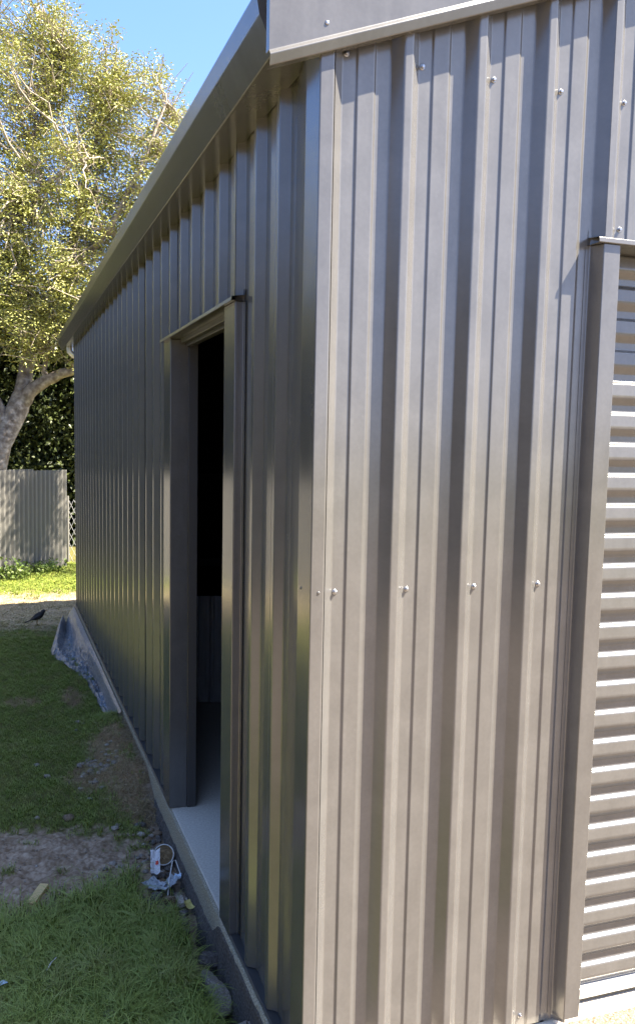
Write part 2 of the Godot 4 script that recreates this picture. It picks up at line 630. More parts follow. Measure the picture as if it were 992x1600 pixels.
	var cf: Array = [Vector2(0.0015, -0.170), Vector2(-0.0045, -0.166), Vector2(-0.0045, -0.069), Vector2(-0.0335, -0.062), Vector2(-0.0335, 0.0335), Vector2(0.001, 0.0335), Vector2(0.0125, 0.004), Vector2(0.022, 0.0015)]
	cf = [Vector2(-0.0015, -0.225), Vector2(-0.004, -0.219), Vector2(-0.0335, -0.062), Vector2(-0.0335, 0.0335), Vector2(0.000, 0.0335), Vector2(0.0150, 0.004), Vector2(0.022, 0.0015)]
	trim("corner_flashing", cf, 0.0035, at_y.call(0.012), at_y.call(2.51), shed, M.trim, 1.0)

	# dark closure strip under the side cladding, either side of the doorway
	for zz in [[-0.02, -0.71], [-1.958, -DEPTH]]:
		g = Geo.new()
		g.box(Vector3(-0.031, 0.0005, zz[1]), Vector3(0.003, 0.0115, zz[0]), 0.002)
		part("closure_strip", g, M.frame_dark, shed)
	# base ledge strip below the front cladding
	g = Geo.new()
	g.box(Vector3(-0.03, 0.002, -0.004), Vector3(0.727, 0.016, 0.036), 0.003)
	part("base_strip", g, M.concrete, shed)

	# barge flashing along the gable slopes
	var bp: Array = [Vector2(0.020, 0.002), Vector2(0.0500, 0.0), Vector2(0.056, 0.024), Vector2(0.046, 0.033), Vector2(0.046, 0.29), Vector2(-0.05, 0.30)]
	var barge_at := func(x: float) -> Callable: return func(u: Vector2) -> Vector3: return Vector3(x, barge_y(x) + u.y, u.x)
	var bf := trim("barge_flashing", bp, 0.003, barge_at.call(-0.155), barge_at.call(WIDTH / 2), shed, M.trim, -1.0)
	trim("barge_flashing", bp, 0.003, barge_at.call(WIDTH / 2 + 0.001), barge_at.call(WIDTH + 0.155), shed, M.trim, -1.0)
	g = Geo.new()      # folded-back end of the barge
	var ey := barge_y(-0.155)
	g.box(Vector3(-0.1545, ey + 0.036, 0.020), Vector3(-0.1530, ey + 0.29, 0.0455), 0.0006)
	part("end_fold", g, M.trim, bf)
	g = Geo.new()
	g.lathe(Transform3D(Basis(Vector3.RIGHT, PI / 2), Vector3(-0.024, barge_y(-0.024) + 0.062, 0.046)), [Vector2(0.005, 0), Vector2(0.0047, 0.0014), Vector2(0.003, 0.0026), Vector2(0, 0.003)], 12)
	part("rivet", g, M.zinc, bf)

	# gutter on the yard side: flat base, sloping front, upright lip with a rolled bead
	var gp: Array = [Vector2(-0.004, WALL_TOP + 0.075), Vector2(-0.004, WALL_TOP + 0.012), Vector2(-0.104, WALL_TOP + 0.010), Vector2(-0.141, WALL_TOP + 0.088), Vector2(-0.149, WALL_TOP + 0.132), Vector2(-0.144, WALL_TOP + 0.143), Vector2(-0.134, WALL_TOP + 0.140), Vector2(-0.136, WALL_TOP + 0.130)]
	var at_z := func(z: float) -> Callable: return func(u: Vector2) -> Vector3: return Vector3(u.x, u.y, z)
	var gut := trim("gutter", gp, 0.004, at_z.call(-0.088), at_z.call(-DEPTH - 0.45), shed, M.trim, -1.0)
	for z in [-0.0885, -DEPTH - 0.449]:
		g = Geo.new()
		var cap: Array = []
		for u in gp.slice(1, 6):
			cap.append(Vector3(u.x, u.y, z))
		cap.append(Vector3(-0.004, WALL_TOP + 0.132, z))
		g.face(cap, Vector3(-0.07, 2.6, -3))
		part("end_cap", g, M.trim, gut)
	g = Geo.new()
	g.box(Vector3(-0.003, WALL_TOP + 0.021, -DEPTH - 0.03), Vector3(0.003, WALL_TOP + 0.09, -0.08), 0.001)
	part("fascia", g, M.trim, shed)
	# outlet and downpipe at the far end
	g = Geo.new()
	g.tube([Vector3(-0.050, WALL_TOP + 0.012, -DEPTH - 0.10), Vector3(-0.050, WALL_TOP - 0.025, -DEPTH - 0.10), Vector3(-0.02, WALL_TOP - 0.055, -DEPTH - 0.10), Vector3(0.06, WALL_TOP - 0.085, -DEPTH - 0.085), Vector3(0.09, WALL_TOP - 0.14, -DEPTH - 0.08), Vector3(0.09, 0.02, -DEPTH - 0.08)], [0.033, 0.033, 0.032, 0.032, 0.032, 0.032], 12)
	part("downpipe", g, M.alloy, shed)

	build_doorway(shed)
	build_roller(shed)

	# fixings on the front: hex screws in the pans, pop rivets on the corner
	var screw := make_screw()
	var facing := Basis(Vector3.RIGHT, PI / 2)
	for i in 4:
		fix("screw", screw, facing, Vector3(0.040 + 0.19 * i, 1.264, 0.0), shed, i)
	for i in 7:
		fix("screw", screw, facing, Vector3(0.040 + 0.19 * i, 2.499, 0.0), shed, i + 9)
	fix("screw", screw, facing, Vector3(0.617, 0.052, 0.0), shed, 3)
	for i in 4:
		fix("screw", screw, facing, Vector3(0.806 + 0.19 * i, 2.186, 0.001), shed, 5 + i)
	var rivet := make_rivet()
	fix("rivet", rivet, facing, Vector3(-0.013, 1.269, 0.0336), shed, 0)
	fix("rivet", rivet, Basis(Vector3.BACK, PI / 2), Vector3(-0.0336, 1.27, -0.036), shed, 0)

func fix(called: String, mesh: Mesh, b: Basis, at: Vector3, parent: Node, k: int) -> void:
	var o := put(called, mesh, parent)
	o.transform = Transform3D((b * Basis(Vector3.UP, k * 0.7)).scaled(Vector3.ONE * 0.92), at)

func build_doorway(shed: Node) -> void:
	var g := Geo.new()
	var zr := -0.711      # outer edge of the near jamb flashing
	var at_y := func(y: float) -> Callable: return func(u: Vector2) -> Vector3: return Vector3(u.x, y, u.y)
	# jamb flashings: return to the wall, face, and reveal into the opening
	trim("jamb_flashing", [Vector2(-0.0045, zr + 0.020), Vector2(-0.0045, zr - 0.002), Vector2(-0.0325, zr), Vector2(-0.0325, -0.849), Vector2(0.045, -0.849)], 0.003, at_y.call(0.004), at_y.call(2.046), shed, M.trim, -1.0)
	trim("jamb_flashing", [Vector2(-0.0045, -1.98), Vector2(-0.0045, -1.958), Vector2(-0.0325, -1.956), Vector2(-0.0325, -1.800), Vector2(0.0440, -1.800)], 0.003, at_y.call(0.004), at_y.call(2.046), shed, M.trim, 1.0)
	# door frame behind the flashing
	g = Geo.new()
	g.box(Vector3(0.045, 0.002, -1.8035), Vector3(0.085, 2.045, -1.790), 0.002)
	part("door_frame", g, M.frame_dark, shed)
	g = Geo.new()
	g.box(Vector3(0.046, 0.002, -0.862), Vector3(0.085, 2.045, -0.8475), 0.002)
	part("door_frame", g, M.frame_dark, shed)
	g = Geo.new()
	g.box(Vector3(0.010, 2.030, -1.789), Vector3(0.030, 2.054, -0.863), 0.002)
	g.box(Vector3(0.032, 2.018, -1.789), Vector3(0.055, 2.054, -0.863), 0.002)
	g.box(Vector3(0.057, 2.030, -1.789), Vector3(0.085, 2.054, -0.863), 0.002)
	part("door_head", g, M.frame_dark, shed)
	# head flashing: a small drip lip over the opening
	var at_z := func(z: float) -> Callable: return func(u: Vector2) -> Vector3: return Vector3(u.x, u.y, z)
	trim("head_flashing", [Vector2(-0.0045, 2.085), Vector2(-0.0045, 2.066), Vector2(-0.046, 2.060), Vector2(-0.048, 2.046), Vector2(-0.044, 2.0475), Vector2(0.009, 2.0485)], 0.002, at_z.call(-0.700), at_z.call(-1.972), shed, M.trim, -1.0)
	# rivets down the far reveal
	var rivet := make_rivet()
	for y in [0.42, 1.22, 1.96]:
		fix("rivet", rivet, Basis(Vector3.RIGHT, PI / 2), Vector3(0.010, y, -1.7998), shed, 0)
		fix("rivet", rivet, Basis(Vector3.RIGHT, PI / 2), Vector3(0.062, y, -1.7898), shed, 0)

func build_roller(shed: Node) -> void:
	var at_y := func(y: float) -> Callable: return func(u: Vector2) -> Vector3: return Vector3(u.x, y, u.y)
	# near jamb: side, face and return to the door track
	trim("jamb_flashing", [Vector2(0.706, 0.0015), Vector2(0.719, 0.002), Vector2(0.7225, 0.012), Vector2(0.733, 0.041), Vector2(0.783, 0.041), Vector2(0.783, -0.10)], 0.0025, at_y.call(0.040), at_y.call(2.136), shed, M.trim, 1.0)
	trim("jamb_flashing", [Vector2(3.585, -0.10), Vector2(3.585, 0.041), Vector2(3.635, 0.041), Vector2(3.645, 0.002), Vector2(3.665, 0.0015)], 0.0025, at_y.call(0.040), at_y.call(2.136), shed, M.trim, 1.0)
	var at_x := func(x: float) -> Callable: return func(u: Vector2) -> Vector3: return Vector3(x, u.y, u.x)
	trim("lintel_flashing", [Vector2(0.0015, 2.175), Vector2(0.0020, 2.156), Vector2(0.048, 2.151), Vector2(0.0495, 2.138), Vector2(0.044, 2.1375), Vector2(-0.09, 2.1375)], 0.002, at_x.call(0.712), at_x.call(3.66), shed, M.trim, 1.0)
	var door := Node3D.new()
	door.name = "roller_door"
	shed.add_child(door)
	# curtain: one slat per corrugation
	var prof: Array = [Vector2(-0.0680, 0.0842), Vector2(-0.0680, 0.0690), Vector2(-0.0565, 0.0625), Vector2(-0.0548, 0.0300), Vector2(-0.0560, 0.0230), Vector2(-0.0680, 0.0060), Vector2(-0.0680, 0.0)]
	var f := fold(prof, 0.005, 3)
	var g := Geo.new()
	var p: Array = []
	var q: Array = []
	var nn: Array = []
	for i in f[0].size():
		var u: Vector2 = f[0][i]
		var w: Vector2 = f[1][i]
		p.append(Vector3(0.784, u.y, u.x)); q.append(Vector3(3.584, u.y, u.x)); nn.append(Vector3(0, w.y, w.x))
	g.strip(p, q, nn)
	var slat := g.mesh(M.slat_steel)
	for i in 25:
		var o := put("slat", slat, door)
		o.position = Vector3(0, 0.052 + 0.0842 * i, 0)
	g = Geo.new()
	g.box(Vector3(0.785, 0.018, -0.092), Vector3(3.583, 0.052, -0.050), 0.003)
	part("bottom_rail", g, M.alloy, door)
	g = Geo.new()
	g.box(Vector3(0.787, 0.002, -0.084), Vector3(3.581, 0.0175, -0.060), 0.004)
	part("bottom_seal", g, M.rubber, door)


# ---------------------------------------------------------------- the ground
func patch(x: float, z: float, cx: float, cz: float, rx: float, rz: float) -> float:
	var e := noise.get_noise_2d(x * 14.0 + 7.0, z * 14.0) * 0.45
	var d := sqrt(pow((x - cx) / rx, 2) + pow((z - cz) / rz, 2)) + e
	return clampf((1.15 - d) / 0.3, 0.0, 1.0)

# bare grey dirt, brown dug soil, trench along the footing, dry area beyond the shed
func bare(x: float, z: float) -> float:
	var b := patch(x, z, -0.72, -1.66, 0.56, 0.40)
	b = maxf(b, patch(x, z, -0.30, -1.62, 0.14, 0.25) * 0.8)
	b = maxf(b, patch(x, z, -0.17, -1.42, 0.085, 0.32))
	return b

func dug(x: float, z: float) -> float:
	var b := patch(x, z, -0.15, -2.95, 0.11, 0.26)
	b = maxf(b, patch(x, z, -0.12, -2.30, 0.10, 0.34))
	b = maxf(b, patch(x, z, -0.26, -4.25, 0.07, 0.26))
	b = maxf(b, patch(x, z, -0.60, -4.25, 0.13, 0.12) * 0.8)
	b = maxf(b, patch(x, z, -0.24, -2.62, 0.16, 0.22) * 0.9)
	return b

func trench(x: float, z: float) -> float:
	var w := 0.10 + 0.03 * noise.get_noise_1d(z * 9.0)
	if z < -2.0:
		w *= clampf(1.0 - (-2.0 - z) / 0.5, 0.25, 1.0)
	if x < -0.05 - w * 2.0 or z > 0.1:
		return 0.0
	return clampf((x + 0.055 + w) / 0.05, 0.0, 1.0) * clampf((0.1 - z) / 0.1, 0.0, 1.0) * clampf((z + 7.0) / 0.3, 0.0, 1.0)

func dry(x: float, z: float) -> float:
	var e := noise.get_noise_2d(x * 3.0, z * 3.0) * 0.5
	return clampf((-6.55 - z + e) / 0.4, 0.0, 1.0) * clampf((z + 9.2 + e) / 0.4, 0.0, 1.0)

func ground_y(x: float, z: float) -> float:
	var y := lerpf(-0.125, -0.20, clampf((-2.0 - z) / 4.0, 0.0, 1.0))
	y += noise.get_noise_2d(x * 2.2, z * 2.2) * 0.018 + noise.get_noise_2d(x * 11.0, z * 11.0) * 0.006
	var b := maxf(bare(x, z), dug(x, z))
	if b > 0.0:
		y += b * (noise.get_noise_2d(x * 22.0, z * 22.0) * 0.016 - 0.008)
	y += dug(x, z) * 0.012
	if x > -0.40:      # soil banked against the far part of the slab
		y = lerpf(y, -0.026, clampf((x + 0.30) / 0.20, 0.0, 1.0) * clampf((-1.95 - z) / 0.45, 0.0, 1.0) * clampf((z + 3.75) / 0.4, 0.0, 1.0))
	var t := trench(x, z) * clampf((z + 1.15) / 0.2, 0.12, 1.0) * clampf((z + 2.4) / 0.4, 0.0, 1.0)
	if t > 0.0:
		y += t * (-0.12 + noise.get_noise_2d(x * 26.0, z * 26.0) * 0.025)
	y = lerpf(y, -0.045, clampf((z - 0.1) / 0.9, 0.0, 1.0))
	if x > -0.02 and x < WIDTH + 0.02 and z < -0.01 and z > -DEPTH - 0.02:
		y = -0.40
	return y

func soil_color(x: float, z: float) -> Color:
	var lawn := Color(0.13, 0.135, 0.045)
	var c := lawn.lerp(Color(0.17, 0.165, 0.06), 0.5 + 0.5 * noise.get_noise_2d(x * 4.0, z * 4.0))
	var earth := Color(0.56, 0.44, 0.33).lerp(Color(0.33, 0.245, 0.17), clampf(0.45 + 0.9 * noise.get_noise_2d(x * 8.0 + 3.0, z * 8.0), 0.0, 1.0))
	c = c.lerp(earth, bare(x, z))
	c = c.lerp(Color(0.33, 0.22, 0.13), dug(x, z))
	c = c.lerp(Color(0.27, 0.215, 0.16), trench(x, z))
	c = c.lerp(Color(0.42, 0.35, 0.24), dry(x, z))
	return c

func steps(stops: Array) -> Array:
	var out: Array = []
	for i in stops.size() - 1:
		var a: float = stops[i][0]
		var b: float = stops[i + 1][0]
		var nn: int = stops[i][1]
		for k in nn:
			out.append(lerpf(a, b, float(k) / nn))
	out.append(stops[-1][0])
	return out

func build_ground() -> void:
	var xs := steps([[-90.0, 6], [-20.0, 8], [-5.0, 14], [-1.6, 16], [-0.85, 64], [-0.02, 3], [0.03, 6], [6.0, 8], [20.0, 5], [90.0, 1]])
	var zs := steps([[-110.0, 6], [-30.0, 8], [-14.0, 30], [-7.0, 60], [-4.0, 90], [-2.2, 170], [-0.2, 12], [1.2, 8], [8.0, 6], [40.0, 3], [90.0, 1]])
	var pts: Array = []
	var cols: Array = []
	for z in zs:
		var row: Array = []
		var cr: Array = []
		for x in xs:
			row.append(Vector3(x, ground_y(x, z), z))
			cr.append(soil_color(x, z))
		pts.append(row); cols.append(cr)
	var nr: Array = []
	for j in zs.size():
		var row: Array = []
		for i in xs.size():
			var dx: Vector3 = pts[j][mini(i + 1, xs.size() - 1)] - pts[j][maxi(i - 1, 0)]
			var dz: Vector3 = pts[mini(j + 1, zs.size() - 1)][i] - pts[maxi(j - 1, 0)][i]
			row.append(dz.cross(dx).normalized())
		nr.append(row)
	var g := Geo.new()
	g.colored = true
	for j in zs.size() - 1:
		for i in xs.size() - 1:
			g.tri(pts[j][i], pts[j][i + 1], pts[j + 1][i], nr[j][i], nr[j][i + 1], nr[j + 1][i], cols[j][i], cols[j][i + 1], cols[j + 1][i])
			g.tri(pts[j][i + 1], pts[j + 1][i + 1], pts[j + 1][i], nr[j][i + 1], nr[j + 1][i + 1], nr[j + 1][i], cols[j][i + 1], cols[j + 1][i + 1], cols[j + 1][i])
	part("ground", g, M.soil).set_meta("kind", "structure")
	# sandy base course in front of the roller door
	g = Geo.new()
	var px := steps([[-9.0, 12], [-0.2, 12], [0.6, 60], [1.4, 12], [4.0, 6], [9.0, 1]])
	var pz := steps([[-0.0115, 30], [0.35, 10], [1.5, 10], [14.0, 1]])
	for j in pz.size() - 1:
		for i in px.size() - 1:
			var q: Array = []
			for o in [[0, 0], [1, 0], [1, 1], [0, 1]]:
				var x: float = px[i + o[0]]
				var z: float = pz[j + o[1]]
				var edge := clampf((-0.05 - x) / 0.5, 0.0, 1.0) * clampf((0.75 - z) / 0.5, 0.0, 1.0)
				q.append(Vector3(x, -0.014 + 0.004 * noise.get_noise_2d(x * 40.0, z * 40.0) - edge * 0.25, z))
			g.face(q, Vector3(q[0].x, -5, q[0].z))
	part("driveway", g, M.gravel).set_meta("kind", "structure")


# ---------------------------------------------------------------- grass
func grass_clump(blades: int, h: float, spread: float, lean: float, w: float, seed_: int) -> ArrayMesh:
	rng.seed = seed_
	var g := Geo.new()
	g.colored = true
	for i in blades:
		var a := rng.randf() * TAU
		var r := spread * sqrt(rng.randf())
		var b := Vector3(cos(a) * r, -0.01, sin(a) * r)
		var dirn := Vector3(cos(a + rng.randf_range(-1, 1)), 0, sin(a + rng.randf_range(-1, 1)))
		var hh := h * rng.randf_range(0.45, 1.1)
		var ln := lean * rng.randf_range(0.3, 1.3)
		var side := Vector3(-dirn.z, 0, dirn.x) * w * rng.randf_range(0.7, 1.2)
		var p0 := b
		var p1 := b + Vector3.UP * hh * 0.55 + dirn * hh * ln * 0.25
		var p2 := b + Vector3.UP * hh * (0.92 - 0.25 * ln) + dirn * hh * ln * 0.75
		var p3 := b + Vector3.UP * hh * (1.05 - 0.5 * ln) + dirn * hh * ln * 1.25
		var nn := (dirn * 0.35 + Vector3.UP).normalized()
		var s := rng.randf_range(0.75, 1.25)
		g.tint = Color(s, s, s * rng.randf_range(0.7, 1.1))
		if rng.randf() < 0.16:
			g.tint = Color(1.9, 1.5, 1.7)
		g.tri(p0 - side, p0 + side, p1 - side * 0.9, nn, nn, nn)
		g.tri(p0 + side, p1 + side * 0.9, p1 - side * 0.9, nn, nn, nn)
		g.tri(p1 - side * 0.9, p1 + side * 0.9, p2 - side * 0.6, nn, nn, nn)
		g.tri(p1 + side * 0.9, p2 + side * 0.6, p2 - side * 0.6, nn, nn, nn)
		g.tri(p2 - side * 0.6, p2 + side * 0.6, p3, nn, nn, nn)
	return g.mesh(M.blade)

func scatter_grass(called: String, label: String, mesh: ArrayMesh, x0: float, x1: float, z0: float, z1: float, spacing: float, seed_: int, keep: Callable, tint: Callable, size: Vector2) -> void:
	rng.seed = seed_
	var at: Array = []
	var cols: Array = []
	var z := z0
	while z < z1:
		var x := x0
		while x < x1:
			var px := x + rng.randf_range(-0.6, 0.6) * spacing
			var pz := z + rng.randf_range(-0.6, 0.6) * spacing
			x += spacing
			var roll := rng.randf()
			var turn := rng.randf() * TAU
			var s := rng.randf_range(size.x, size.y)
			var j := rng.randf()
			if roll > float(keep.call(px, pz)):
				continue
			s *= 0.8 + 0.35 * noise.get_noise_2d(px * 6.0, pz * 6.0)
			var b := Basis(Vector3.UP, turn).scaled(Vector3(s, s * (0.85 + 0.3 * j), s))
			at.append(Transform3D(b, Vector3(px, ground_y(px, pz), pz)))
			cols.append(tint.call(px, pz, j))
		z += spacing
	var o := many(called, mesh, at, cols)
	o.set_meta("label", label)
	o.set_meta("category", "grass")

func lawn_keep(x: float, z: float) -> float:
	var k := 1.0 - maxf(bare(x, z), maxf(dug(x, z) * 0.93, maxf(trench(x, z), dry(x, z) * 0.75)))
	if x > -0.055 and z > -DEPTH - 0.05:
		return 0.0
	for tuft in [Vector2(-0.715, -1.66), Vector2(-0.50, -1.60), Vector2(-0.62, -1.90)]:
		if tuft.distance_to(Vector2(x, z)) < 0.028:
			return 0.8
	return k * clampf(0.9 + noise.get_noise_2d(x * 9.0, z * 9.0), 0.25, 1.0)

func lawn_tint(x: float, z: float, j: float) -> Color:
	var g := Color(0.205, 0.275, 0.055).lerp(Color(0.41, 0.465, 0.115), j)
	var n := noise.get_noise_2d(x * 7.0 + 31.0, z * 7.0)
	g = g.lerp(Color(0.42, 0.38, 0.15), clampf(n * 1.3, 0.0, 0.7))
	return g.lerp(Color(0.42, 0.36, 0.20), dry(x, z) * 0.85)

func build_grass() -> void:
	var long := grass_clump(11, 0.115, 0.022, 0.85, 0.0016, 11)
	var mid := grass_clump(12, 0.050, 0.022, 0.7, 0.0014, 12)
	var wide := grass_clump(12, 0.055, 0.045, 0.7, 0.0035, 13)
	scatter_grass("grass", "long green grass in shade at the foot of the picture", long, -0.95, -0.06, -1.45, -0.15, 0.0140, 101, lawn_keep, lawn_tint, Vector2(0.6, 1.15))
	scatter_grass("grass", "short shaded lawn grass beside the shed's side wall", mid, -0.95, -0.06, -7.3, -1.45, 0.0165, 102, lawn_keep, lawn_tint, Vector2(0.55, 1.1))
	scatter_grass("grass", "coarse lawn grass further out in the yard", wide, -5.0, -0.95, -9.5, 0.1, 0.062, 103, lawn_keep, lawn_tint, Vector2(0.8, 1.5))
	scatter_grass("grass", "sunlit bright green weeds along the foot of the corrugated fence", wide, -4.0, 1.6, -11.6, -8.4, 0.042, 104, func(x, z): return clampf((-8.8 - z + noise.get_noise_2d(x * 5.0, z * 5.0) * 0.6) / 0.4, 0.0, 1.0) * 0.9, func(x, z, j): return Color(0.13, 0.20, 0.03).lerp(Color(0.30, 0.34, 0.07), j), Vector2(0.9, 1.9))
	var litter := grass_clump(14, 0.030, 0.05, 1.9, 0.0028, 14)
	scatter_grass("dry_grass", "straw-coloured mown dry grass in sun beyond the shed", litter, -3.5, 1.4, -9.6, -6.6, 0.034, 105, func(x, z): return dry(x, z) * (0.8 if x < -0.03 or z < -DEPTH - 0.1 else 0.0), func(x, z, j): return Color(0.34, 0.27, 0.15).lerp(Color(0.60, 0.50, 0.33), j), Vector2(0.7, 1.5))
	var roots := grass_clump(16, 0.035, 0.025, 1.6, 0.0010, 15)
	scatter_grass("dead_grass", "matted brown dead grass on the turned sods", roots, -0.75, -0.05, -4.6, -1.9, 0.014, 106, func(x, z): return dug(x, z) * 0.75, func(x, z, j): return Color(0.28, 0.185, 0.095).lerp(Color(0.52, 0.40, 0.22), j), Vector2(0.5, 1.1))


# ---------------------------------------------------------------- stones, chunks, litter
func stone_mesh(seed_: int, flat: float, rough: float, m: Material, cuts := 10, rings := 7) -> ArrayMesh:
	var f := FastNoiseLite.new()
	f.seed = seed_
	f.frequency = 0.9
	var g := Geo.new()
	var p: Array = []
	for j in rings + 1:
		var row: Array = []
		for i in cuts:
			var th := PI * j / rings
			var ph := TAU * i / cuts
			var d := Vector3(sin(th) * cos(ph), cos(th), sin(th) * sin(ph))
			var r := 1.0 + rough * f.get_noise_3dv(d * 1.3) * 2.0
			row.append(Vector3(d.x * r, d.y * r * flat, d.z * r * 0.8))
		p.append(row)
	var nn: Array = []
	for j in rings + 1:
		var row: Array = []
		for i in cuts:
			var q: Vector3 = p[j][i]
			row.append(Vector3(q.x, q.y / (flat * flat), q.z).normalized())
		nn.append(row)
	for j in rings:
		for i in cuts:
			var k := (i + 1) % cuts
			g.tri(p[j][i], p[j][k], p[j + 1][i], nn[j][i], nn[j][k], nn[j + 1][i])
			g.tri(p[j][k], p[j + 1][k], p[j + 1][i], nn[j][k], nn[j + 1][k], nn[j + 1][i])
	return g.mesh(m)

# a faceted lump of broken concrete, base at y = 0
func chunk(called: String, label: String, cat: String, at: Vector3, size: Vector3, turn: float, seed_: int, m: Material, group := "") -> void:
	var f := FastNoiseLite.new()
	f.seed = seed_
	f.frequency = 0.8
	rng.seed = seed_
	var planes: Array = []
	for i in 17:
		planes.append([Vector3(rng.randfn(), rng.randfn(), rng.randfn()).normalized(), rng.randf_range(0.50, 0.85)])
	var g := Geo.new()
	var nj := 16
	var ni := 26
	var p: Array = []
	for j in nj + 1:
		var row: Array = []
		for i in ni:
			var th := PI * j / nj
			var ph := TAU * i / ni
			var d := Vector3(sin(th) * cos(ph), cos(th), sin(th) * sin(ph))
			var r := 1.35
			for pl in planes:
				var c: float = d.dot(pl[0])
				if c > 0.05:
					r = minf(r, pl[1] / c)
			r += f.get_noise_3dv(d * 6.0) * 0.03
			row.append(Vector3(d.x * size.x, d.y * size.y, d.z * size.z) * r * 0.5 + Vector3(0, size.y * 0.3, 0))
		p.append(row)
	for j in nj:
		for i in ni:
			var k := (i + 1) % ni
			g.face([p[j][i], p[j][k], p[j + 1][k]], Vector3(0, size.y * 0.3, 0))
			g.face([p[j][i], p[j + 1][k], p[j + 1][i]], Vector3(0, size.y * 0.3, 0))
	var o := part(called, g, m)
	o.position = at
	o.rotation.y = turn
	tag(o, label, cat, group)

func build_stones() -> void:
	var kinds := [stone_mesh(1, 0.6, 0.35, M.stone_grey), stone_mesh(2, 0.55, 0.3, M.stone_pale), stone_mesh(3, 0.6, 0.4, M.stone_dark), stone_mesh(4, 0.65, 0.35, M.stone_brown)]
	# stones one can pick out: x, z, radius, kind
	var picked := [[-0.552, -2.91, 0.017, 0], [-0.507, -2.70, 0.017, 0], [-0.58, -2.16, 0.013, 1], [-0.44, -2.12, 0.024, 3], [-0.255, -1.93, 0.018, 1], [-0.235, -1.97, 0.013, 0], [-0.30, -1.62, 0.017, 1], [-0.275, -1.58, 0.020, 1], [-0.375, -1.52, 0.014, 1], [-0.34, -1.55, 0.010, 0], [-0.60, -1.70, 0.008, 1], [-0.33, -2.32, 0.014, 0], [-0.36, -2.47, 0.013, 1], [-0.26, -2.40, 0.014, 0], [-0.31, -1.25, 0.022, 0], [-0.72, -0.86, 0.022, 0], [-0.43, -0.60, 0.018, 0], [-0.45, -1.30, 0.012, 0], [-0.54, -1.33, 0.011, 0], [-0.62, -1.30, 0.009, 1], [-0.28, -3.62, 0.016, 1], [-0.30, -3.48, 0.012, 0], [-0.25, -3.55, 0.012, 1], [-0.34, -3.55, 0.013, 0]]
	var picked_labels := ["farther of two grey stones in the left of the lawn", "nearer of two grey stones in the left of the lawn", "small pale stone at the far edge of the bare dirt", "brown stone on the far edge of the bare dirt", "pale stone beside the brown dug soil near the trench", "small grey stone just beyond the pale one by the trench", "pale stone at the right end of the bare dirt", "larger pale stone next to the trench end of the dirt", "pale stone in the middle right of the bare dirt", "small grey stone beside the pale stone in the dirt", "tiny pale stone in the middle of the bare dirt", "grey stone in grass between gravelly patch and dirt", "pale stone in grass just below the gravelly patch", "grey stone in grass beside the brown sods", "large grey stone where the dirt meets the long grass", "grey stone half hidden in long grass at the left edge", "grey stone in long grass at the bottom of the picture", "grey stone at the near edge of the dirt, right of the offcut", "grey stone at the near edge of the dirt, below the offcut", "tiny pale stone at the near left edge of the dirt", "largest pale stone of the four below the sheeting", "small grey stone nearest the viewer of the four below the sheeting", "small pale stone closest to the wall below the sheeting", "grey stone farthest left of the four below the sheeting"]
	rng.seed = 900
	for i in picked.size():
		var s: Array = picked[i]
		stone(kinds[s[3]], s[0], s[1], s[2], picked_labels[i], "stones scattered on the lawn")
	for i in 46:      # the gravelly patch
		var x := -0.27 + rng.randfn() * 0.055
		var z := -2.72 + rng.randfn() * 0.10
		stone(kinds[[0, 1, 1, 0][i % 4]], x, z, rng.randf_range(0.008, 0.018), "small grey stone in the gravelly patch on the lawn", "stones in the gravelly patch")
	for i in 95:      # trench beside the footing
		var z := rng.randf_range(-1.95, -0.35)
		var x := rng.randf_range(-0.165, -0.078)
		stone(kinds[[0, 2, 2, 3, 1][i % 5]], x, z, rng.randf_range(0.007, 0.021), "grey stone lying in the trench along the footing", "stones in the trench")
	for i in 55:      # rubble round the litter
		stone(kinds[[0, 2, 1, 3, 0][i % 5]], -0.165 + rng.randfn() * 0.045, -1.42 + rng.randfn() * 0.19, rng.randf_range(0.006, 0.016), "grey rubble stone round the wrapper and plastic scraps", "rubble round the litter")
	var at: Array = []
	for i in 1500:      # crumbs of gravel and soil
		var x := rng.randf_range(-0.8, -0.06)
		var z := rng.randf_range(-3.1, -0.3)
		if maxf(bare(x, z) * 0.5, maxf(trench(x, z) * 1.2, dug(x, z) * 0.5)) < rng.randf():
			continue
		var r := rng.randf_range(0.0015, 0.0048)
		at.append(Transform3D(Basis(Vector3.UP, rng.randf() * TAU).scaled(Vector3(r, r, r)), Vector3(x, ground_y(x, z) + r * 0.2, z)))
	var o := many("pebbles", stone_mesh(6, 0.65, 0.4, M.stone_grey, 7, 5), at, [])
	tag(o, "fine pebbles and crumbs strewn over dirt and trench", "pebbles")
	# broken concrete squeezed out along the footing
	chunk("concrete_chunk", "largest blue-grey concrete lump against the footing", "concrete", Vector3(-0.096, -0.185, -0.60), Vector3(0.105, 0.15, 0.18), 0.2, 5, M.stone_grey)
	chunk("concrete_chunk", "small crumbly concrete knob above the largest lump", "concrete", Vector3(-0.080, -0.130, -0.785), Vector3(0.07, 0.08, 0.08), 1.0, 8, M.footing)
	chunk("concrete_chunk", "nearest concrete lump, cut by the bottom of the picture", "concrete", Vector3(-0.096, -0.20, -0.395), Vector3(0.11, 0.15, 0.17), 0.6, 15, M.stone_grey)
	chunk("rock", "pale grey rock standing in the trench by the grass", "rock", Vector3(-0.175, -0.19, -0.64), Vector3(0.05, 0.06, 0.10), 0.3, 21, M.stone_grey)
	chunk("rock", "light rock in the trench just past the clear plastic", "rock", Vector3(-0.098, -0.135, -1.20), Vector3(0.055, 0.055, 0.07), 0.8, 23, M.stone_pale)
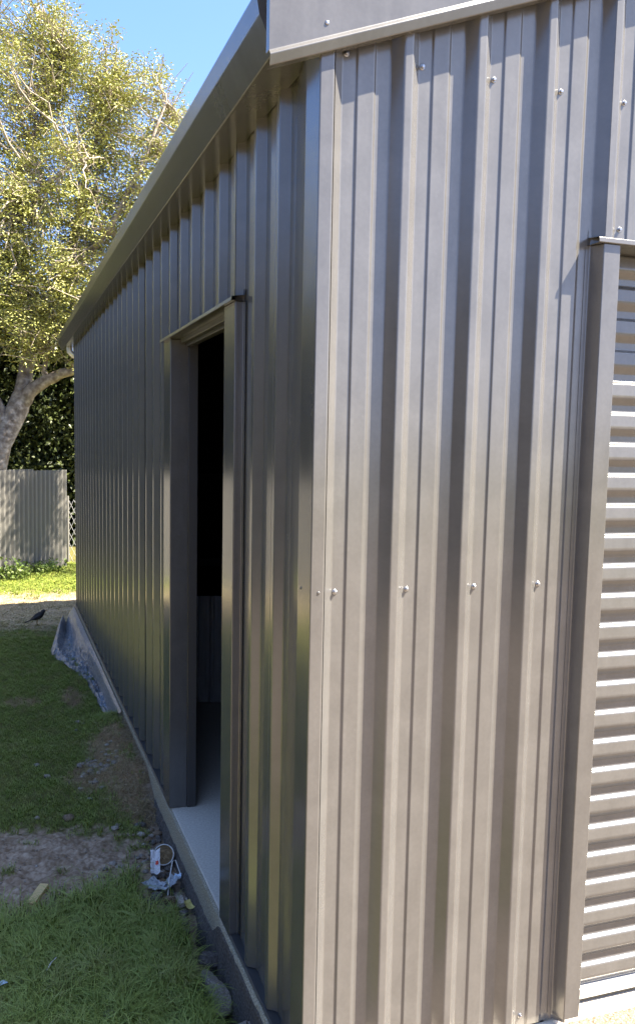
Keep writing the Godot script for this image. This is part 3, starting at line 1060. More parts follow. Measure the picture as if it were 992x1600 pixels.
	chunk("rock", "brownish rock in the trench beside the yellow leaf", "rock", Vector3(-0.132, -0.135, -1.205), Vector3(0.055, 0.06, 0.06), 1.8, 24, M.stone_brown)
	chunk("rock", "blue-grey rock where the trench meets the grass", "rock", Vector3(-0.180, -0.13, -1.255), Vector3(0.06, 0.05, 0.06), 0.1, 25, M.stone_dark)

func stone(mesh: Mesh, x: float, z: float, r: float, label: String, group: String) -> void:
	var o := put("stone", mesh)
	o.scale = Vector3(r, r, r) * 1.15
	o.rotation.y = rng.randf() * TAU
	o.position = Vector3(x, ground_y(x, z) + r * 0.35, z)
	tag(o, label, "stone", group)

# crumpled sheet: a grid bent by noise
func crumple(m: Material, w: float, l: float, amp: float, seed_: int, curl := 0.0) -> ArrayMesh:
	var f := FastNoiseLite.new()
	f.seed = seed_
	f.frequency = 1.0
	f.noise_type = FastNoiseLite.TYPE_CELLULAR
	f.cellular_return_type = FastNoiseLite.RETURN_DISTANCE
	var g := Geo.new()
	var nx := 16
	var nz := 22
	var p: Array = []
	for j in nz + 1:
		var row: Array = []
		for i in nx + 1:
			var u := float(i) / nx - 0.5
			var v := float(j) / nz - 0.5
			var q := Vector2(u * w, v * l) * (5.0 / maxf(w, l))
			var y := f.get_noise_2d(q.x, q.y) * amp + curl * (v * v * 4.0 + u * u * 2.0) * l
			row.append(Vector3(u * w * (1.0 + 0.25 * f.get_noise_2d(q.y + 9, 4.0)), y + amp, v * l * (1.0 + 0.2 * f.get_noise_2d(q.x + 3, 8.0))))
		p.append(row)
	for j in nz:
		for i in nx:
			g.face([p[j][i], p[j][i + 1], p[j + 1][i + 1]], Vector3(0, -9, 0))
			g.face([p[j][i], p[j + 1][i + 1], p[j + 1][i]], Vector3(0, -9, 0))
	return g.mesh(m)

func build_litter() -> void:
	var g := Geo.new()
	# pine offcut
	g.rbox(Transform3D.IDENTITY, Vector3(0.0175, 0.0115, 0.076), 0.0012)
	var block := part("timber_offcut", g, M.pine)
	block.transform = Transform3D(Basis(Vector3.UP, -0.40), Vector3(-0.607, ground_y(-0.607, -1.42) + 0.013, -1.42))
	tag(block, "pale sawn pine offcut lying on the bare dirt", "timber")
	# pipe end: thin white rim, packed with brown soil and fibre
	var pipe := thing("pipe_end", "white plastic pipe end packed with brown soil beside the threshold", "pipe", Vector3(-0.088, -0.118, -1.60))
	var tilt := Basis(Vector3(1, 0, 0.25).normalized(), 1.05)
	g = Geo.new()
	g.lathe(Transform3D(tilt, Vector3.ZERO), [Vector2(0.0425, -0.06), Vector2(0.0425, 0.0605), Vector2(0.0410, 0.062), Vector2(0.0385, 0.0605), Vector2(0.0385, 0.03)], 40)
	part("rim", g, M.white_plastic, pipe)
	g = Geo.new()
	g.lathe(Transform3D(tilt, Vector3.ZERO), [Vector2(0.0384, 0.052), Vector2(0.030, 0.056), Vector2(0.018, 0.060), Vector2(0.0, 0.057)], 24)
	part("soil_plug", g, M.straw, pipe)
	g = Geo.new()
	rng.seed = 61
	for i in 150:
		var a := rng.randf() * TAU
		var r := 0.034 * sqrt(rng.randf())
		var q := tilt * Vector3(cos(a) * r, 0.057 + rng.randf() * 0.004, sin(a) * r)
		var d := tilt * Vector3(rng.randfn(), rng.randf() * 0.5, rng.randfn()).normalized() * rng.randf_range(0.006, 0.014)
		g.tube([q - d, q + d * 0.2 + Vector3.UP * 0.002, q + d], [0.0006, 0.0007, 0.0004], 3, false)
	part("fibres", g, M.straw, pipe).set_meta("kind", "stuff")
	# crumpled printed wrapper
	var bag := thing("wrapper", "crumpled white printed wrapper with a red mark beside the pipe end", "wrapper", Vector3(-0.148, -0.118, -1.475))
	var o := put("sheet", crumple(M.white_paper, 0.044, 0.13, 0.026, 3, 0.10), bag)
	o.transform = Transform3D(Basis(Vector3.UP, -0.15) * Basis(Vector3.RIGHT, 0.45), Vector3(0, 0.025, 0))
	o = put("red_mark", crumple(M.red_print, 0.014, 0.022, 0.004, 4), bag)
	o.transform = Transform3D(Basis(Vector3.UP, -0.15) * Basis(Vector3.RIGHT, 0.45), Vector3(0.006, 0.037, 0.004))
	# clear and grey film scraps
	o = put("plastic_scrap", crumple(M.clear_film, 0.075, 0.10, 0.024, 7, 0.05))
	o.transform = Transform3D(Basis(Vector3.UP, 0.5), Vector3(-0.172, -0.118, -1.345))
	tag(o, "grey plastic film scrap lying below the printed wrapper", "plastic")
	o = put("plastic_scrap", crumple(M.clear_film, 0.05, 0.13, 0.02, 9, 0.08))
	o.transform = Transform3D(Basis(Vector3.UP, -0.7), Vector3(-0.122, -0.115, -1.325))
	tag(o, "clear plastic film scrap between the wrapper and the footing", "plastic")
	o = put("paper_scrap", crumple(M.blue_paper, 0.03, 0.045, 0.008, 10, 0.1))
	o.transform = Transform3D(Basis(Vector3.UP, -0.3), Vector3(-0.078, -0.105, -1.365))
	tag(o, "folded pale blue paper beside the footing below the pipe end", "paper")
	o = put("paper_scrap", crumple(M.blue_paper, 0.028, 0.026, 0.003, 12, 0.0))
	o.transform = Transform3D(Basis(Vector3.UP, 0.3), Vector3(-0.733, ground_y(-0.733, -0.80) + 0.045, -0.80))
	tag(o, "light blue paper scrap in the long grass at the left edge", "paper")
	# cut strap
	g = Geo.new()
	g.tube([Vector3(-0.135, -0.115, -1.26), Vector3(-0.118, -0.090, -1.33), Vector3(-0.088, -0.058, -1.42), Vector3(-0.074, -0.060, -1.43), Vector3(-0.062, -0.10, -1.39)], [0.0022, 0.0022, 0.0022, 0.0022, 0.002], 6)
	tag(part("strap", g, M.white_plastic), "thin whitish plastic strap curling up in front of the pipe end", "strap")
	# yellow leaf, white stick
	o = put("fallen_leaf", crumple(M.yellow_leaf, 0.032, 0.045, 0.006, 13, 0.15))
	o.transform = Transform3D(Basis(Vector3.UP, 0.4) * Basis(Vector3.RIGHT, 0.5), Vector3(-0.076, -0.112, -1.155))
	tag(o, "dull yellow leaf in the trench against the footing", "leaf")
	g = Geo.new()
	g.tube([Vector3(-0.60, -0.075, -0.83), Vector3(-0.585, -0.069, -0.86), Vector3(-0.568, -0.07, -0.885)], [0.0022, 0.0024, 0.0018], 6)
	tag(part("stick", g, M.white_paper), "short whitish stick in the long grass", "stick")
	g = Geo.new()
	var y := ground_y(-0.345, -1.30) + 0.02
	g.tube([Vector3(-0.365, y, -1.30), Vector3(-0.345, y + 0.004, -1.315), Vector3(-0.32, y, -1.325)], [0.002, 0.0023, 0.0015], 6)
	tag(part("stick", g, M.white_paper), "whitish twig where the dirt meets the long grass", "stick")

func build_tarp() -> void:
	var g := Geo.new()
	var n := 150
	var rows: Array = []
	var f := FastNoiseLite.new()
	f.seed = 4
	f.frequency = 1.0
	for k in n + 1:
		var t := float(k) / n
		var z := lerpf(-6.95, -3.35, t)
		var gy := ground_y(-0.3, z)
		var w := lerpf(0.13, 0.30, clampf(t / 0.30, 0.0, 1.0)) if t < 0.30 else lerpf(0.30, 0.09, clampf((t - 0.36) / 0.26, 0.0, 1.0))
		w *= lerpf(0.92, 0.6, clampf((t - 0.6) / 0.3, 0.0, 1.0))
		var open := clampf(1.0 - absf(t - 0.12) / 0.32, 0.0, 1.0)       # how far the outer fold stands up
		var hh := lerpf(0.03, 0.15, open)
		var prof := [Vector2(-0.044, -0.010), Vector2(-0.052 - w * 0.12, -0.030), Vector2(-0.05 - w * 0.36, lerpf(-0.02, gy + 0.03, clampf(t / 0.25, 0.35, 1.0))), Vector2(-0.05 - w * 0.60, gy + 0.025), Vector2(-0.05 - w * 0.80, gy + hh), Vector2(-0.05 - w * 0.92, gy + hh * 0.8), Vector2(-0.05 - w, gy + 0.012)]
		var curve := Curve2D.new()
		for i in prof.size():
			var a: Vector2 = prof[maxi(i - 1, 0)]
			var b: Vector2 = prof[mini(i + 1, prof.size() - 1)]
			curve.add_point(prof[i], (a - b) * 0.12, (b - a) * 0.12)
		var row: Array = []
		var len_ := curve.get_baked_length()
		for i in 33:
			var q := curve.sample_baked(len_ * i / 32.0)
			var amp := clampf(i / 10.0, 0.0, 1.0) * lerpf(0.012, 0.030, clampf((t - 0.25) / 0.3, 0.0, 1.0)) * (0.5 if t > 0.75 else 1.0)
			var d := (0.35 - absf(f.get_noise_3d(q.x * 12.0, q.y * 16.0, z * 4.5)) * 1.6) * amp * 1.5
			var d2 := f.get_noise_3d(q.x * 45.0, q.y * 45.0, z * 16.0) * amp * 0.10
			row.append(Vector3(q.x + d2, maxf(q.y + d + d2 * 0.6, ground_y(q.x, z) + 0.006 if i > 4 else -9.0), z + d * 1.2))
		rows.append(row)
	for k in n:
		for i in 32:
			g.face([rows[k][i], rows[k][i + 1], rows[k + 1][i + 1]], rows[k][i] + Vector3(0.05, -0.5, 0))
			g.face([rows[k][i], rows[k + 1][i + 1], rows[k + 1][i]], rows[k][i] + Vector3(0.05, -0.5, 0))
	tag(part("plastic_sheeting", g, M.film), "crumpled blue-grey plastic sheeting hanging off the slab edge at the far end", "plastic sheeting")

func build_bird() -> void:
	# a small dark bird on the lawn, facing right, tail to the left
	var bird := thing("bird", "small black bird standing on the shaded lawn, facing right", "bird", Vector3(-0.385, ground_y(-0.385, -7.02), -7.02))
	var spine := [Vector3(-0.125, 0.040, 0), Vector3(-0.085, 0.055, 0), Vector3(-0.055, 0.068, 0), Vector3(-0.030, 0.080, 0), Vector3(0.0, 0.094, 0), Vector3(0.026, 0.110, 0), Vector3(0.042, 0.126, 0), Vector3(0.052, 0.140, 0), Vector3(0.062, 0.147, 0), Vector3(0.074, 0.147, 0)]
	var rw := [0.012, 0.013, 0.017, 0.026, 0.034, 0.033, 0.024, 0.019, 0.018, 0.006]
	var g := Geo.new()
	g.tube(spine, rw, 14)
	for i in g.v.size():
		if g.v[i].x < -0.045:
			var q := g.v[i]
			var c: float = lerpf(0.040, 0.068, clampf((q.x + 0.125) / 0.07, 0, 1))
			g.v[i] = Vector3(q.x, c + (q.y - c) * 0.35, q.z * 1.15)
	part("body", g, M.feather, bird)
	for s in [-1.0, 1.0]:
		g = Geo.new()
		g.tube([Vector3(0.024, 0.112, s * 0.026), Vector3(0.0, 0.098, s * 0.033), Vector3(-0.04, 0.078, s * 0.026), Vector3(-0.082, 0.056, s * 0.010)], [0.008, 0.014, 0.012, 0.002], 8)
		part("wing", g, M.feather, bird)
		g = Geo.new()
		g.tube([Vector3(-0.002, 0.066, s * 0.012), Vector3(-0.008, 0.034, s * 0.013), Vector3(0.002, 0.002, s * 0.014), Vector3(0.022, -0.004, s * 0.016)], [0.004, 0.0022, 0.002, 0.0014], 6)
		part("leg", g, M.beak, bird)
		g = Geo.new()
		g.lathe(Transform3D(Basis(Vector3.RIGHT, s * PI / 2), Vector3(0.064, 0.150, s * 0.0155)), [Vector2(0.003, 0), Vector2(0.002, 0.0015), Vector2(0, 0.002)], 8)
		part("eye", g, M.rubber, bird)
	g = Geo.new()
	g.tube([Vector3(0.074, 0.147, 0), Vector3(0.088, 0.146, 0), Vector3(0.098, 0.143, 0)], [0.0048, 0.003, 0.0006], 6)
	part("beak", g, M.beak, bird)
	bird.rotation.y = 0.12

func build_inside() -> void:
	# offcuts of cladding leaning inside, a dark bench behind the doorway
	var spots := [[0.52, -3.35, 0.66, 0.30, 0.10, "wider ribbed steel offcut standing inside the doorway"], [0.93, -3.70, 0.80, 0.34, 0.18, "taller ribbed steel offcut leaning in the dark behind the other"]]
	for sp in spots:
		var f := fold(cladding(0.0, sp[3], 0.03, 0.095, 0.01, 0.012, 0.012, 0.01), 0.002, 2)
		var g := Geo.new()
		var p: Array = []
		var q: Array = []
		var nn: Array = []
		for i in f[0].size():
			var u: Vector2 = f[0][i]
			var w: Vector2 = f[1][i]
			p.append(Vector3(u.x - sp[3] / 2, 0.004, u.y)); q.append(Vector3(u.x - sp[3] / 2, sp[2], u.y - sp[4])); nn.append(Vector3(w.x, 0.1, w.y))
		g.strip(p, q, nn)
		var o := part("cladding_offcut", g, M.offcut_steel)
		o.position = Vector3(sp[0], 0.0, sp[1])
		o.rotation.y = -0.25
		tag(o, sp[5], "offcut")
	var bench := thing("workbench", "dark workbench in the unlit interior behind the doorway", "bench", Vector3(0.95, 0.0, -3.95))
	var b := Geo.new()
	b.box(Vector3(-0.72, 0.82, -0.32), Vector3(0.9, 0.87, 0.28), 0.003)
	part("top", b, M.lining, bench)
	for x in [-0.68, 0.82]:
		for z in [-0.28, 0.22]:
			b = Geo.new()
			b.box(Vector3(x, 0.002, z), Vector3(x + 0.06, 0.819, z + 0.05), 0.003)
			part("leg", b, M.frame_dark, bench)


# ---------------------------------------------------------------- fences, trees
func build_fence() -> void:
	var fence := thing("corrugated_fence", "weathered grey corrugated iron fence in dappled shade", "fence", Vector3.ZERO)
	var a := Vector3(0.175, 0, -11.25)
	var d := (Vector3(-0.735, 0, -10.20) - a).normalized()
	var out := Vector3(d.z, 0, -d.x)
	if out.z < 0:
		out = -out
	rng.seed = 301
	for s in 9:
		var g := Geo.new()
		var p: Array = []
		var q: Array = []
		var nn: Array = []
		var w := 0.74
		var k := 0
		while k <= 80:
			var u := s * 0.725 + w * k / 80.0
			var ph := TAU * w * k / 80.0 / 0.0925
			var e := 0.019 * sin(ph) + (0.0015 if s % 2 == 1 else 0.0)
			var base := a + d * u
			base.y = ground_y(base.x, base.z) - 0.03
			var tilt := 0.012 * sin(s * 1.7)
			p.append(base + out * e); q.append(Vector3(base.x, 1.205 + tilt + 0.012 * sin(s * 2.3), base.z) + out * (e + 0.02))
			nn.append((out - d * (0.019 * cos(ph) * TAU / 0.0925)).normalized())
			k += 1
		g.strip(p, q, nn)
		part("sheet", g, M.galvanised, fence)
	for y in [0.15, 0.85]:
		var g := Geo.new()
		g.tube([a + Vector3(0, y, 0) - out * 0.045, a + d * 6.5 + Vector3(0, y, 0) - out * 0.045], [0.035, 0.035], 4)
		part("rail", g, M.bark, fence)
	for i in 4:
		var g := Geo.new()
		var b := a + d * (0.05 + 2.1 * i) - out * 0.13
		g.box(b + Vector3(-0.045, -0.35, -0.045), b + Vector3(0.045, 1.1, 0.045), 0.004)
		part("post", g, M.bark, fence)
	# leafy weeds at its foot
	var weed := leaf_sprig(75, 9, 0.05, 0.05, M.leaf, 0.6)
	rng.seed = 310
	for w in [[Vector3(-0.17, 0, -10.62), "leafy green weed clump at the foot of the corrugated fence"], [Vector3(-0.55, 0, -10.10), "low weed clump at the left end of the fence foot"]]:
		var at: Array = []
		var cols: Array = []
		for i in 55:
			var q := Vector3(rng.randfn() * 0.10, 0.02 + absf(rng.randfn()) * 0.07, rng.randfn() * 0.07)
			at.append(Transform3D(Basis(Vector3.UP, rng.randf() * TAU), q))
			cols.append(Color(0.07, 0.12, 0.025).lerp(Color(0.15, 0.20, 0.05), rng.randf()))
		var o := thing("weed", w[1], "weed", w[0] + Vector3(0, ground_y(w[0].x, w[0].z), 0))
		many("leaves", weed, at, cols, o)
	# chain-link beyond its end
	var link := thing("chain_link_fence", "pale wire chain-link netting on posts past the corrugated fence", "fence", Vector3.ZERO)
	var g2 := Geo.new()
	var x0 := 0.10
	for i in 60:
		for dirn in [-1.0, 1.0]:
			var x := x0 - 1.2 + i * 0.075
			var pts: Array = []
			var rr: Array = []
			for k in 13:
				pts.append(Vector3(x + dirn * k * 0.0375 + (0.0 if dirn > 0 else 0.45), -0.22 + k * 0.08, -11.75 + 0.006 * (k % 2)))
				rr.append(0.0030)
			g2.tube(pts, rr, 4, false)
	var net := part("netting", g2, M.wire, link)
	net.set_meta("kind", "stuff")
	for x in [0.235, 2.3]:
		var g := Geo.new()
		g.tube([Vector3(x, -0.4, -11.72), Vector3(x, 0.80, -11.72)], [0.02, 0.02], 8)
		part("post", g, M.galvanised, link)

func leaf_sprig(seed_: int, count: int, size: float, spread: float, m: Material, wide := 0.42) -> ArrayMesh:
	rng.seed = seed_
	var g := Geo.new()
	g.colored = true
	for i in count:
		var d := Vector3(rng.randfn(), rng.randfn() * 0.8 + 0.25, rng.randfn()).normalized()
		var b := d * spread * rng.randf_range(0.15, 1.0)
		var s := d.cross(Vector3(rng.randfn(), rng.randfn(), rng.randfn())).normalized()
		var l := size * rng.randf_range(0.7, 1.25)
		var nn := d.cross(s).normalized()
		if nn.y < 0.0:
			nn = -nn
		var t := rng.randf_range(0.75, 1.2)
		g.tint = Color(t, t * rng.randf_range(0.95, 1.05), t * 0.9)
		var tip := b + d * l - nn * l * 0.18
		var mid1 := b + d * l * 0.5 + s * l * wide * 0.5
		var mid2 := b + d * l * 0.5 - s * l * wide * 0.5
		g.tri(b, mid1, mid2, nn, (nn + s * 0.3).normalized(), (nn - s * 0.3).normalized())
		g.tri(mid1, tip, mid2, (nn + s * 0.3).normalized(), nn, (nn - s * 0.3).normalized())
	return g.mesh(m)

func wander(a: Vector3, b: Vector3, nseg: int, amp: float) -> Array:
	var out: Array = []
	var l := a.distance_to(b)
	for i in nseg + 1:
		var t := float(i) / nseg
		var w := sin(PI * t) * amp * l
		out.append(a.lerp(b, t) + Vector3(rng.randf_range(-1, 1), rng.randf_range(-0.6, 1), rng.randf_range(-1, 1)) * w)
	return out

func taper(n: int, r0: float, r1: float) -> Array:
	var out: Array = []
	for i in n:
		out.append(lerpf(r0, r1, float(i) / (n - 1)))
	return out

func build_tree() -> void:
	var tree := thing("tree", "large spreading tree with yellow-green spring leaves behind the fence", "tree", Vector3.ZERO)
	var zc := -12.25
	var g := Geo.new()
	var fork := Vector3(-0.43, 2.10, zc)
	g.tube([Vector3(-1.02, -0.40, zc), Vector3(-0.95, 0.2, zc), Vector3(-0.84, 0.95, zc), Vector3(-0.70, 1.55, zc), fork, Vector3(-0.36, 2.35, zc)], [0.26, 0.21, 0.185, 0.17, 0.165, 0.12], 16)
	part("trunk", g, M.bark, tree)
	rng.seed = 555
	var limbs: Array = [
		[[fork, Vector3(-0.33, 2.55, zc - 0.05), Vector3(-0.22, 3.05, zc - 0.1), Vector3(-0.25, 3.7, zc), Vector3(-0.45, 4.6, zc + 0.1), Vector3(-0.40, 5.4, zc + 0.2), Vector3(-0.08, 6.2, zc + 0.1), Vector3(0.30, 7.1, zc)], 0.13, 0.02],
		[[Vector3(-0.45, 2.02, zc), Vector3(-0.28, 2.32, zc + 0.1), Vector3(-0.02, 2.52, zc + 0.2), Vector3(0.20, 2.62, zc + 0.3), Vector3(0.62, 2.75, zc + 0.5), Vector3(1.1, 3.2, zc + 0.8), Vector3(1.5, 3.9, zc + 1.0)], 0.12, 0.025],
		[[Vector3(-0.04, 2.50, zc + 0.2), Vector3(-0.07, 2.66, zc + 0.2), Vector3(-0.02, 2.85, zc + 0.22)], 0.055, 0.03],
		[[Vector3(-0.22, 3.05, zc - 0.1), Vector3(0.15, 3.8, zc + 0.2), Vector3(0.42, 4.7, zc + 0.3), Vector3(0.56, 5.6, zc + 0.3), Vector3(0.80, 6.3, zc + 0.2), Vector3(1.02, 7.0, zc + 0.1)], 0.085, 0.02],
		[[Vector3(-0.60, 1.75, zc), Vector3(-1.0, 2.6, zc), Vector3(-1.6, 3.6, zc + 0.2), Vector3(-2.1, 4.8, zc + 0.2), Vector3(-2.6, 6.0, zc)], 0.13, 0.03],
		[[Vector3(-1.6, 3.6, zc + 0.2), Vector3(-2.4, 4.0, zc + 0.8), Vector3(-3.3, 4.5, zc + 1.1)], 0.07, 0.02],
		[[Vector3(-0.25, 3.7, zc), Vector3(-0.9, 4.9, zc - 0.6), Vector3(-1.2, 6.2, zc - 0.9), Vector3(-1.1, 7.4, zc - 0.8)], 0.07, 0.02],
		[[Vector3(0.15, 3.8, zc + 0.2), Vector3(0.8, 4.6, zc + 0.9), Vector3(1.25, 5.5, zc + 1.2), Vector3(1.6, 6.4, zc + 1.1)], 0.055, 0.015],
		[[Vector3(0.62, 2.75, zc + 0.5), Vector3(1.2, 3.1, -10.6), Vector3(1.9, 4.1, -9.6), Vector3(2.7, 5.2, -9.0)], 0.06, 0.02],
		[[Vector3(-0.65, 4.75, zc + 0.4), Vector3(-0.2, 5.0, zc + 0.9), Vector3(0.25, 5.35, zc + 1.2), Vector3(0.5, 5.45, zc + 1.3)], 0.05, 0.02],
	]
	var tips: Array = []
	for l in limbs:
		var path: Array = []
		var src: Array = l[0]
		for i in src.size() - 1:
			for k in 3:
				path.append(src[i].lerp(src[i + 1], k / 3.0) + Vector3(rng.randf_range(-1, 1), rng.randf_range(-1, 1), rng.randf_range(-1, 1)) * (0.0 if k == 0 else 0.025))
		path.append(src[-1])
		g = Geo.new()
		g.tube(path, taper(path.size(), l[1], l[2]), 9)
		part("limb", g, M.bark, tree)
		for i in range(2, path.size()):
			tips.append(path[i])
	# the crown is made of lobes; each holds many twigs with leaves
	var lobes := [
		[Vector3(-1.6, 5.6, zc), Vector3(2.3, 2.3, 2.1), 270], [Vector3(0.15, 6.6, zc + 0.1), Vector3(1.25, 1.35, 1.3), 150],
		[Vector3(1.15, 6.45, zc + 0.3), Vector3(0.85, 0.95, 0.9), 75], [Vector3(0.55, 5.1, zc + 0.4), Vector3(1.25, 1.2, 1.3), 130],
		[Vector3(0.2, 3.95, zc + 0.3), Vector3(1.15, 0.95, 1.1), 95], [Vector3(-0.75, 4.1, zc + 0.9), Vector3(1.2, 1.3, 1.0), 95],
		[Vector3(-3.3, 4.6, zc + 0.5), Vector3(1.9, 1.8, 1.8), 150], [Vector3(-0.6, 3.1, zc + 0.7), Vector3(0.9, 0.55, 0.8), 34],
		[Vector3(0.75, 3.2, zc + 0.5), Vector3(0.7, 0.5, 0.7), 30], [Vector3(1.9, 5.3, zc + 0.6), Vector3(1.1, 1.2, 1.0), 80], [Vector3(-0.3, 7.6, zc), Vector3(0.9, 0.6, 0.9), 40],
		[Vector3(-2.2, 3.4, zc + 1.2), Vector3(1.4, 0.9, 1.0), 60],
		[Vector3(1.0, 3.1, -9.9), Vector3(0.9, 0.8, 0.7), 22], [Vector3(1.9, 4.2, -9.35), Vector3(1.2, 1.0, 1.0), 38], [Vector3(2.8, 5.4, -8.9), Vector3(1.2, 1.0, 1.0), 26],
	]
	var at: Array = []
	var cols: Array = []
	g = Geo.new()
	for lb in lobes:
		for i in lb[2]:
			var dirn := Vector3(rng.randfn(), rng.randfn(), rng.randfn()).normalized()
			var rad := pow(rng.randf(), 0.42)
			var c: Vector3 = lb[0] + Vector3(dirn.x * lb[1].x, dirn.y * lb[1].y, dirn.z * lb[1].z) * rad
			# twig from the nearest limb point to the cluster
			var best: Vector3 = tips[0]
			for t in tips:
				if t.distance_squared_to(c) < best.distance_squared_to(c):
					best = t
			var start := c.lerp(best, minf(1.0, 1.1 / maxf(0.1, best.distance_to(c))))
			var path := wander(start, c, 4, 0.10)
			g.tube(path, taper(5, 0.017, 0.006), 4, false)
			for s in 5:
				var e: Vector3 = path[1 + s % 4]
				var e2 := e + Vector3(rng.randfn(), rng.randfn() + 0.3, rng.randfn()) * 0.17
				g.tube([e, e.lerp(e2, 0.5) + Vector3(0, 0.03, 0), e2], [0.007, 0.005, 0.0035], 3, false)
			var shade := rng.randf()
			for s in 16:
				var q: Vector3 = path[1 + s % 4] if s < 6 else c
				q += Vector3(rng.randfn(), rng.randfn() * 0.75, rng.randfn()) * 0.135
				var sc := rng.randf_range(0.75, 1.25)
				at.append(Transform3D(Basis.from_euler(Vector3(rng.randf_range(-0.5, 0.5), rng.randf() * TAU, rng.randf_range(-0.5, 0.5))).scaled(Vector3(sc, sc, sc)), q))
				cols.append(Color(0.225, 0.245, 0.070).lerp(Color(0.42, 0.41, 0.155), clampf(shade * 0.6 + rng.randf() * 0.5, 0, 1)))
	part("twigs", g, M.twig, tree).set_meta("kind", "stuff")
	many("crown", leaf_sprig(71, 10, 0.047, 0.068, M.leaf), at, cols, tree)

func build_hedges() -> void:
	var dark := leaf_sprig(72, 9, 0.085, 0.12, M.leaf_dark, 0.55)
	hedge("evergreen_hedge", "tall dark evergreen hedge in deep shade behind the fence", Vector3(-9.0, -0.3, -15.2), Vector3(2.4, 4.4, -13.9), 16000, 401, dark, Color(0.030, 0.042, 0.014), Color(0.085, 0.100, 0.028))
	hedge("boundary_hedge", "tall clipped hedge along the yard's left boundary", Vector3(-7.4, -0.3, -9.0), Vector3(-6.2, 3.6, 9.0), 9000, 402, dark, Color(0.045, 0.050, 0.024), Color(0.085, 0.085, 0.035))

func hedge(called: String, label: String, lo: Vector3, hi: Vector3, count: int, seed_: int, mesh: ArrayMesh, c0: Color, c1: Color) -> void:
	var h := thing(called, label, "hedge", Vector3.ZERO)
	rng.seed = seed_
	var at: Array = []
	var cols: Array = []
	var c := (lo + hi) / 2.0
	for i in count:
		var q := Vector3(rng.randf_range(lo.x, hi.x), rng.randf_range(lo.y, hi.y), rng.randf_range(lo.z, hi.z))
		var bulge := noise.get_noise_3d(q.x * 1.3, q.y * 1.3, q.z * 1.3) * 0.55
		if hi.x - lo.x > hi.z - lo.z:
			q.z = (hi.z if rng.randf() < 0.75 else q.z) + bulge * 0.8 - absf(rng.randfn()) * 0.12
		else:
			q.x = (hi.x if rng.randf() < 0.75 else q.x) + bulge * 0.8 - absf(rng.randfn()) * 0.12
		if q.y > hi.y - 0.3:
			q.y += bulge
		var s := rng.randf_range(0.8, 1.5)
		at.append(Transform3D(Basis.from_euler(Vector3(rng.randf_range(-1, 1), rng.randf() * TAU, rng.randf_range(-1, 1))).scaled(Vector3(s, s, s)), q))
		cols.append(c0.lerp(c1, rng.randf() * rng.randf()))
	many("foliage", mesh, at, cols, h)
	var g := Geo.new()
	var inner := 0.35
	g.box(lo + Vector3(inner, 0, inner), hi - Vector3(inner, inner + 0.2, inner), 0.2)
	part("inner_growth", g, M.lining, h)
	var along := Vector3(1, 0, 0) if hi.x - lo.x > hi.z - lo.z else Vector3(0, 0, 1)
	var span := maxf(hi.x - lo.x, hi.z - lo.z)
	for i in int(span / 1.6):
		g = Geo.new()
		var b := Vector3(c.x, lo.y, c.z) + along * (-span / 2 + 0.8 + 1.6 * i)
		g.tube([b, b + Vector3(0.03, 1.5, 0.02), b + Vector3(-0.03, 3.0, 0)], [0.09, 0.07, 0.03], 8)
		part("trunk", g, M.bark, h)


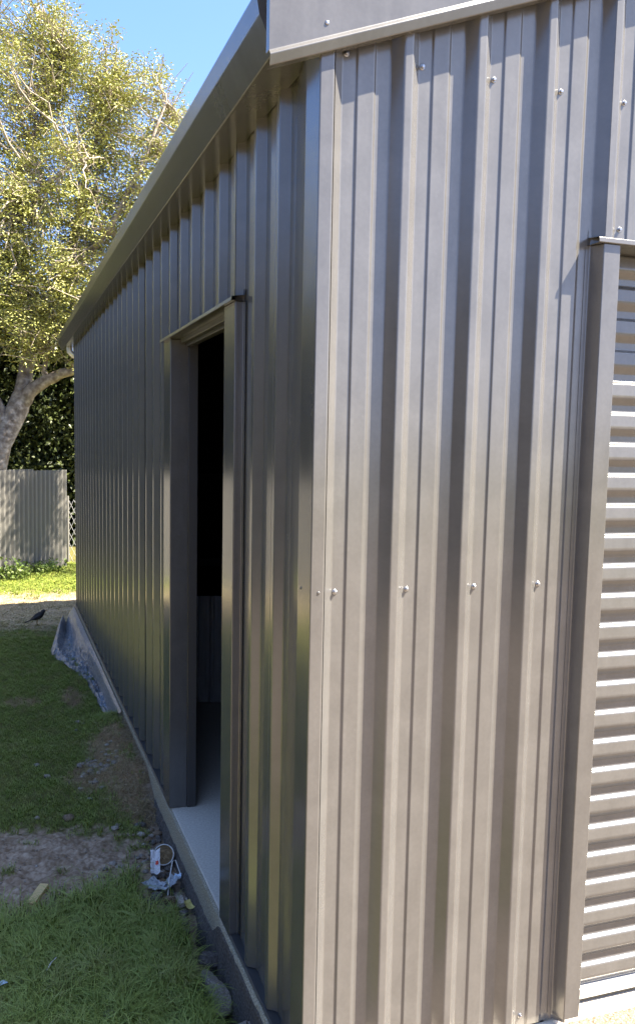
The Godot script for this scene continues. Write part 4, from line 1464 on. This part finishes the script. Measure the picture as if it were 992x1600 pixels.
# CIE clear sky (type 12) for this sun: luminance by height and by angle from the sun, paler towards both the horizon and the sun
func clear_sky(sun_dir: Vector3) -> ImageTexture:
	var w := 256
	var h := 128
	var img := Image.create(w, h, false, Image.FORMAT_RGBF)
	for j in h:
		var pol := PI * (j + 0.5) / h
		for i in w:
			var az := TAU * (i + 0.5) / w
			var d := Vector3(sin(pol) * sin(az), cos(pol), -sin(pol) * cos(az))
			if d.y <= 0.0:
				img.set_pixel(i, j, Color(0.30, 0.30, 0.28))
				continue
			var chi := acos(clampf(d.dot(sun_dir), -1.0, 1.0))
			var lum := (1.0 - exp(-0.32 / maxf(d.y, 0.02))) * (1.0 + 8.0 * (exp(-3.0 * chi) - exp(-1.5 * PI)) + 0.45 * pow(cos(chi), 2)) / 0.58
			var pale := clampf(0.12 + 0.6 * exp(-pow(chi / 1.0, 2)) + 0.5 * pow(1.0 - d.y, 5), 0.0, 1.0)
			var c := Vector3(0.35, 0.90, 2.3).lerp(Vector3(1.0, 1.0, 1.02), pale) * lum * 0.128
			img.set_pixel(i, j, Color(c.x, c.y, c.z))
	return ImageTexture.create_from_image(img)


# ----------------------------------------------------------------
func _ready() -> void:
	# camera
	var cam := Camera3D.new()
	cam.name = "camera"
	cam.transform = Transform3D(Basis(Vector3(0.94180349, 0.01968914, 0.33558683), Vector3(0.01721166, 0.99414968, -0.10663099), Vector3(-0.33572301, 0.10620145, 0.93595476)), Vector3(-0.71646, 1.61349, 1.97989))
	cam.projection = Camera3D.PROJECTION_FRUSTUM
	cam.near = 0.05
	cam.far = 400.0
	cam.size = 0.05 * 1.15323
	cam.frustum_offset = Vector2(0, 0.05 * 0.03243)
	add_child(cam)
	cam.current = true
	# sky and exposure
	var we := WorldEnvironment.new()
	we.name = "environment"
	var env := Environment.new()
	env.background_mode = Environment.BG_SKY
	var towards := Vector3(0.516, 0.809, 0.282).normalized()      # to the sun
	var sm := PanoramaSkyMaterial.new()
	sm.panorama = clear_sky(towards)
	var sky := Sky.new()
	sky.sky_material = sm
	env.sky = sky
	env.tonemap_mode = Environment.TONE_MAPPER_LINEAR
	env.tonemap_exposure = 6.2
	env.sdfgi_enabled = true
	env.ssao_enabled = true
	env.ssil_enabled = true
	we.environment = env
	add_child(we)
	# sun: high, from the right and a little towards the viewer
	var sun := DirectionalLight3D.new()
	sun.name = "sun"
	sun.light_energy = 1.6
	sun.light_color = Color(1.0, 0.955, 0.88)
	sun.light_angular_distance = 0.5
	sun.shadow_enabled = true
	add_child(sun)
	sun.look_at_from_position(towards * 30.0, Vector3.ZERO)

	noise.seed = 3
	noise.noise_type = FastNoiseLite.TYPE_SIMPLEX_SMOOTH
	noise.frequency = 1.0
	noise.fractal_octaves = 3
	make_materials()
	build_ground()
	build_shed()
	build_fence()
	build_tree()
	build_hedges()
	build_grass()
	build_tarp()
	build_inside()
	build_stones()
	build_litter()
	build_bird()
